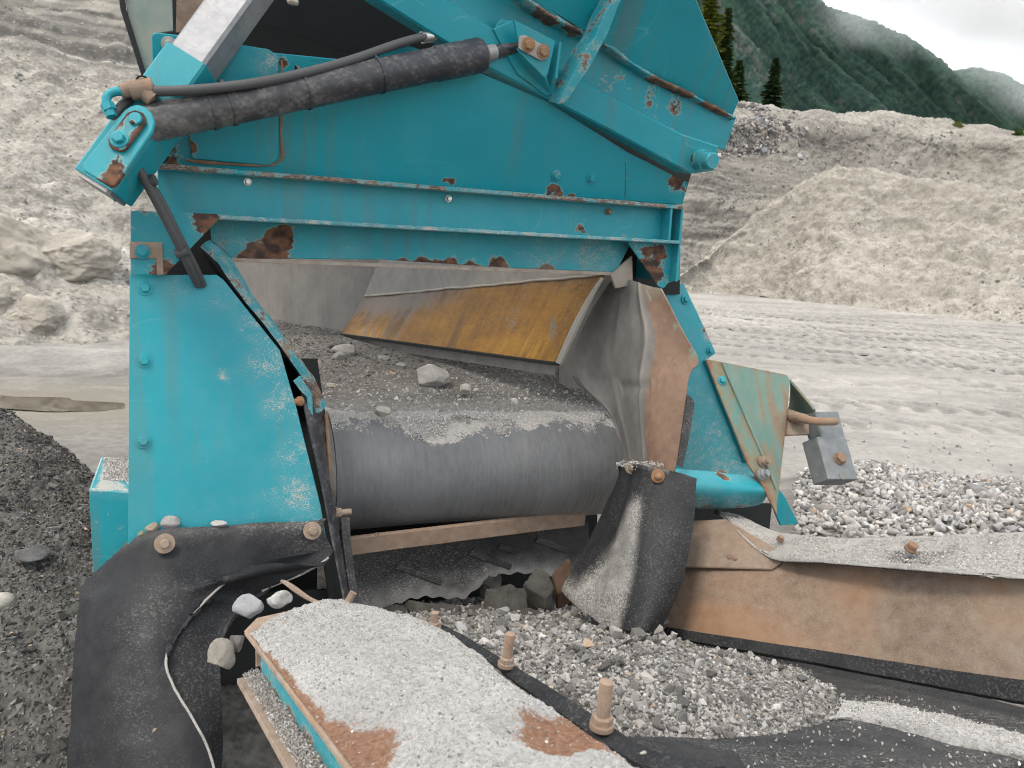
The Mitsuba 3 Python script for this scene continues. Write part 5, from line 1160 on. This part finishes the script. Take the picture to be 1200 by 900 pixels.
# studs along its inner edge, and the rubber lip they clamp
lipr = DR([[(505, 735, 1.62), (560, 765, 1.42), (592, 790, 1.28), (640, 824, 1.10), (700, 866, .955), (745, 892, .88), (800, 905, .84)],
           [(520, 732, 1.63), (566, 758, 1.43), (602, 780, 1.29), (655, 812, 1.11), (720, 854, .965), (775, 880, .89), (850, 898, .85)]])
klip = part('clamped_lip', sheet(lipr, .010, 14, 80, disp=lambda g: .003 * 2 * fb(g, 25, 3)), 'rubber', dust=.12)
for x, y, d, r_, L, nn in [(509, 736, 1.60, .0082, .035, w), (593, 779, 1.285, .0085, .055, unit(w + u * .1)), (705, 851, .965, .0092, .060, unit(w + u * .05))]:
    part('stud', stud_shape(D(x, y, d), nn, r_, L), 'rust_steel', klip, rust=.55, dust=.25)
nearf = DR([[(690, 852, .99), (740, 862, 1.02), (790, 866, 1.06), (836, 874, 1.08), (866, 882, 1.06)],
            [(700, 868, .94), (745, 876, .96), (790, 882, .98), (835, 888, 1.0), (868, 892, 1.0)],
            [(712, 884, .90), (752, 890, .91), (795, 900, .91), (845, 906, .93), (880, 906, .95)]])
part('torn_strip', sheet(nearf, .009, 30, 70, disp=lambda g: .006 * 2 * fb(g, 18, 3)), 'rubber', klip, dust=.14)
part('bent_wire', tube([D(330, 681, 1.86), D(345, 690, 1.84), D(365, 703, 1.82), D(385, 710, 1.80), D(398, 714, 1.79)], [.004, .007, .005, .006, .003], 8, 40), 'rust_steel', kch, rust=.2, dust=.35)

# ---- gravel on the conveyor
gm = [[(440, 712, .03), (520, 704, .035), (600, 700, .035), (690, 714, .02), (770, 734, -.036)],
      [(500, 745, .03), (590, 740, .045), (680, 744, .045), (760, 750, .025), (848, 760, -.036)],
      [(560, 790, .0), (650, 790, .03), (750, 782, .038), (850, 778, .018), (940, 784, -.036)],
      [(630, 835, -.02), (720, 828, .008), (800, 818, .015), (900, 810, .0), (990, 816, -.037)],
      [(690, 872, -.037), (760, 860, -.028), (850, 856, -.022), (930, 844, -.022), (1020, 832, -.038)],
      [(715, 890, -.05), (790, 882, -.045), (870, 868, -.042), (950, 854, -.042), (1040, 842, -.046)]]
def DBP(q): return BP(q[0], q[1], q[2])
gmound = open_sheet([[DBP(q) for q in r] for r in gm], 170, 170, lambda g: .012 * 2 * fb(g, 10, 4, 2) + .008 * 2 * fb(g, 45, 3, 5))
tag(put('conveyor_gravel_bed', gmound, 'soil', smooth=True, uv=np.column_stack([0 * gmound.a, .12 + .22 * np.clip((gmound.a - .6) / .3, 0, 1)])), 'bed of crushed gravel lying on the conveyor belt', kind='stuff')
rm = np.random.default_rng(51)
aa = rm.random(14000) ** .85; bb = rm.random(14000)
ii = np.clip((aa * 158).astype(int), 0, 158); jj = np.clip((bb * 169).astype(int), 0, 168)
ps = gmound.grid[ii, jj] + (gmound.grid[ii + 1, jj + 1] - gmound.grid[ii, jj]) * rm.random((14000, 1))
big = np.clip(1.15 - ii / 158 * 1.0, .2, 1) * np.clip(1.25 - jj / 168 * .75, .4, 1)
sz_ = rm.uniform(.0026, .0085, 14000) * (.45 + .85 * big) * np.where(rm.random(14000) < .035, 2.4, 1)
ps = ps + BN * (sz_ * rm.uniform(.0, .7, 14000))[:, None]
s1, cc = scatter(ps, sz_, rm, stone_cols(rm, 14000, .10, .50, .14), STONES, jitter=.15)
tag(put('conveyor_gravel', s1, 'stone', color=cc, smooth=False), 'loose angular grey gravel heaped on the conveyor belt', kind='stuff')
ps = np.array([DBP((x, y, h)) for x, y, h in zip(rm.uniform(520, 790, 210), rm.uniform(704, 758, 210), rm.uniform(.03, .05, 210))])
s1, cc = scatter(ps, rm.uniform(.010, .028, 210), rm, stone_cols(rm, 210, .12, .46, .12), STONES, jitter=.15)
tag(put('coarse_gravel', s1, 'stone', color=cc, smooth=False), 'coarse broken stones at the foot of the gravel, below the torn flap', kind='stuff')
dl = [[(980, 818, -.042), (1040, 822, -.042), (1100, 832, -.042), (1160, 848, -.042), (1230, 872, -.042)], [(985, 830, -.020), (1045, 834, -.016), (1100, 846, -.016), (1160, 860, -.016), (1230, 884, -.016)],
      [(960, 846, -.028), (1030, 844, -.024), (1100, 860, -.022), (1160, 874, -.022), (1230, 898, -.022)], [(900, 858, -.044), (1010, 854, -.044), (1080, 874, -.044), (1150, 888, -.044), (1230, 912, -.044)]]
sdl = open_sheet([[DBP(q) for q in r] for r in dl], 60, 150, lambda g: .006 * 2 * fb(g, 25, 4, 2) + .004 * 2 * fb(g, 90, 3, 5))
tag(put('belt_dust', sdl, 'dust', smooth=True, uv=np.column_stack([0 * sdl.a, 0 * sdl.a])), 'streak of pale dust lying along the conveyor belt', kind='stuff')
ps = pick(sdl.grid, 4500, rm)
s1, cc = scatter(ps, rm.uniform(.0015, .004, len(ps)), rm, stone_cols(rm, len(ps), .32, .60, .06), GRAINS)
tag(put('belt_grit', s1, 'stone', color=cc, smooth=False), 'pale grit grains in the streak of dust on the conveyor belt', kind='stuff')
ps = np.array([BP(x, y, -.027) for x, y in zip(rm.uniform(860, 1200, 160), rm.uniform(852, 905, 160))])
s1, cc = scatter(ps, rm.uniform(.0015, .0045, 160), rm, stone_cols(rm, 160, .3, .6, .06), GRAINS)
tag(put('stray_grit', s1, 'stone', color=cc, smooth=False), 'stray grit scattered on the bare black belt', kind='stuff')
xe, ye = rm.normal(960, 75, 1800), rm.normal(800, 26, 1800)
ps = np.array([BP(x, y, -.027) for x, y in zip(xe, ye) if 846 < y * 1.0 + 30 and y > 742 + (x - 780) * .19 and x < 1130]) 
s1, cc = scatter(ps, rm.uniform(.0014, .0052, len(ps)), rm, stone_cols(rm, len(ps), .16, .5, .08), GRAINS)
tag(put('spilled_grit', s1, 'stone', color=cc, smooth=False), 'thin spill of grit on the belt beside the edge of the gravel', kind='stuff')
boulder('stone', D(760, 893, .90), (.020, .014, .012), 71, 'grey chip of stone beside the torn rubber strip at the bottom edge', (.36, .35, .33), 3)

# ---- rubber skirt at the lower left
ra = DR([[(148, 634, 2.06), (193, 619, 2.05), (250, 616, 2.10), (320, 612, 2.17), (384, 609, 2.26)],
         [(122, 660, 2.06), (180, 648, 2.00), (240, 644, 2.05), (312, 640, 2.14), (385, 634, 2.24)],
         [(97, 688, 2.07), (160, 678, 1.96), (222, 672, 1.99), (296, 668, 2.10), (381, 656, 2.20)],
         [(94, 704, 2.04), (150, 694, 1.94), (208, 688, 1.95), (262, 680, 2.01), (318, 662, 2.105)],
         [(92, 722, 2.02), (142, 712, 1.92), (190, 706, 1.92), (228, 700, 1.96), (264, 683, 2.02)],
         [(87, 762, 1.975), (132, 752, 1.89), (170, 748, 1.87), (196, 750, 1.885), (216, 733, 1.925)],
         [(84, 810, 1.935), (124, 800, 1.86), (160, 796, 1.83), (182, 796, 1.83), (196, 781, 1.855)],
         [(81, 860, 1.895), (124, 852, 1.82), (166, 846, 1.78), (200, 844, 1.78), (223, 838, 1.80)],
         [(79, 925, 1.855), (128, 920, 1.77), (180, 915, 1.73), (222, 912, 1.73), (254, 915, 1.75)]])
sra = sheet(ra, .010, 170, 120, k=3, ku=3, disp=lambda g: .009 * 2 * fb(g * np.array([1.6, 1.6, .6]), 6, 3) + .003 * 2 * fb(g, 22, 3))
dsk = .035 + .13 * np.exp(-((sra.b - .45) / .25) ** 2) * np.clip((sra.a - .2) / .3, 0, 1) + .22 * np.exp(-((sra.b - .9) / .12) ** 2) * np.clip(.35 - sra.a, 0, 1) * 2 + .25 * np.exp(-((sra.a - .02) / .05) ** 2)
krs = part('rubber_skirt', sra, 'rubber', uv=np.column_stack([0 * sra.a, np.clip(dsk, 0, 1)]), smooth=45)
rb_ = DR([[(316, 656, 2.115), (340, 652, 2.150), (364, 648, 2.19), (384, 640, 2.235)],
          [(284, 668, 2.065), (314, 668, 2.115), (346, 664, 2.165), (382, 656, 2.205)],
          [(262, 682, 2.045), (288, 684, 2.085), (316, 684, 2.125), (346, 676, 2.165)],
          [(238, 700, 2.035), (262, 702, 2.06), (286, 700, 2.095), (308, 692, 2.125)],
          [(208, 734, 1.945), (232, 730, 1.965), (256, 726, 2.015), (277, 718, 2.05)],
          [(187, 784, 1.875), (214, 776, 1.895), (238, 770, 1.94), (259, 762, 1.98)],
          [(212, 838, 1.825), (230, 832, 1.845), (246, 828, 1.88), (260, 825, 1.92)],
          [(240, 920, 1.775), (248, 918, 1.785), (253, 916, 1.82), (258, 915, 1.86)]])
srb = sheet(rb_, .010, 130, 60, disp=lambda g: .002 * 2 * fb(g, 8, 3))
part('skirt_fold', srb, 'rubber', krs, uv=np.column_stack([0 * srb.a, .04 + .10 * np.exp(-((srb.a - .75) / .2) ** 2)]))
i3 = int(170 * 3.05 / 8)
cut = sra.grid[i3:, -1]; cut = cut + np.stack([fb(cut, 26, 3, s) * .005 for s in (1, 2, 3)], 1) + sra.n[i3:, -1] * .0005
part('cut_edge', tube(cut[::2], .0032, 8), 'rubber', krs, dust=1.0)
low_e = srb.grid[int(130 * .9 / 7):int(130 * 3.1 / 7), -1]
part('lower_edge', tube(low_e[::2], .0035, 8), 'rubber', krs, dust=.85)
for x, y, d in ((193, 637, 1.995), (366, 622, 2.205)):
    q = D(x, y, d); kb_ = part('bolt', bolt_shape(q, PG[1], .013, .014, 1.95, dome=False), 'rust_steel', krs, rust=.25, dust=.35)
part('rivet', bolt_shape(D(183, 856, 1.775), -v, .008, .003, 1.0, dome=True), 'rust_steel', krs, dust=.5)
for x, y, d, s, lab, c, sd in [(199, 612, 2.075, (.028, .02, .018), 'grey rock caught behind the rubber skirt, right of the round washer', (.34, .33, .32), 1), (178, 618, 2.07, (.020, .016, .015), 'brown pebble caught on the top edge of the rubber skirt', (.34, .28, .22), 2), (166, 626, 2.06, (.012, .010, .010), 'mossy little pebble at the left end of the skirt edge', (.28, .28, .18), 3),
        (257, 614, 2.115, (.024, .014, .010), 'pale pebble half hidden at the middle of the rubber skirt edge', (.46, .44, .43), 4), (291, 712, 1.84, (.036, .032, .032), 'grey rounded stone at the end of the side channel, left one of two', (.32, .33, .34), 5), (328, 702, 1.86, (.031, .026, .022), 'pale grey stone at the end of the side channel, right one of two', (.42, .42, .41), 6),
        (260, 768, 1.86, (.036, .032, .042), 'brownish grey stone wedged between the rubber skirt and the side channel', (.29, .27, .24), 7), (278, 752, 1.90, (.020, .02, .026), 'small dark stone wedged behind the brownish stone', (.20, .19, .18), 8)]:
    boulder('stone', D(x, y, d), s, 400 + sd, lab, c, 4, .09, group='stones caught round the rubber skirt')
part('skirt_backing', plate([(230, 700), (400, 690), (420, 960), (200, 960)], front(300, 800, 2.30), .01), 'dark_steel_and_shade')

# ------------------------------------------------------------------ low cloud in front of the mountain's top
def cloud_volume():
    bmin, bmax = np.array([330.0, 1080.0, 120.0]), np.array([1900.0, 1560.0, 900.0])
    nx, ny, nz = 96, 24, 72
    x, y, z = [np.linspace(a, b, n) for a, b, n in zip(bmin, bmax, (nx, ny, nz))]
    Zg, Yg, Xg = np.meshgrid(z, y, x, indexing='ij'); Pg = np.stack([Xg, Yg, Zg], -1)
    line = [D(px, py, 1330) for px, py in [(780, -80), (860, -50), (900, 10), (950, 32), (1000, 44), (1040, 38), (1075, 60), (1110, 76), (1150, 90), (1200, 108), (1300, 150), (1500, 200)]]
    lx, lz = np.array([p[0] for p in line]), np.array([p[2] for p in line])
    base = np.interp(Xg, lx, lz) + (Yg - 1320) * .12
    nz_ = meshkit.fbm(Pg / np.array([150., 150., 100.]), 5, 3) - .5
    h = (Zg - base + 170 * nz_ * 1.5)
    dn = np.clip(h / 70, 0, 1) ** 1.3 * np.clip((330 - h) / 150, 0, 1)
    for k_, ax_ in ((Xg, 0), (Yg, 1), (Zg, 2)): dn *= np.clip((k_ - bmin[ax_]) / 60, 0, 1) * np.clip((bmax[ax_] - k_) / 60, 0, 1)
    dn = np.maximum(dn, 0)
    return bmin, bmax, dn.astype(np.float32)
bmin, bmax, dens = cloud_volume()
tw = T().translate(bmin.tolist()).scale((bmax - bmin).tolist())
scene['cloud_medium'] = {'type': 'heterogeneous', 'albedo': 0.997, 'scale': 0.010, 'phase': {'type': 'hg', 'g': 0.45},
                         'sigma_t': {'type': 'gridvolume', 'grid': mi.VolumeGrid(dens[..., None]), 'to_world': tw, 'filter_type': 'trilinear', 'wrap_mode': 'clamp'}}
scene['low_cloud'] = {'type': 'cube', 'to_world': T().translate(((bmin + bmax) / 2).tolist()).scale(((bmax - bmin) / 2).tolist()), 'bsdf': {'type': 'null'}, 'interior': {'type': 'ref', 'id': 'cloud_medium'}}
tag('low_cloud', 'white cloud lying along the top of the forested mountain', kind='stuff')
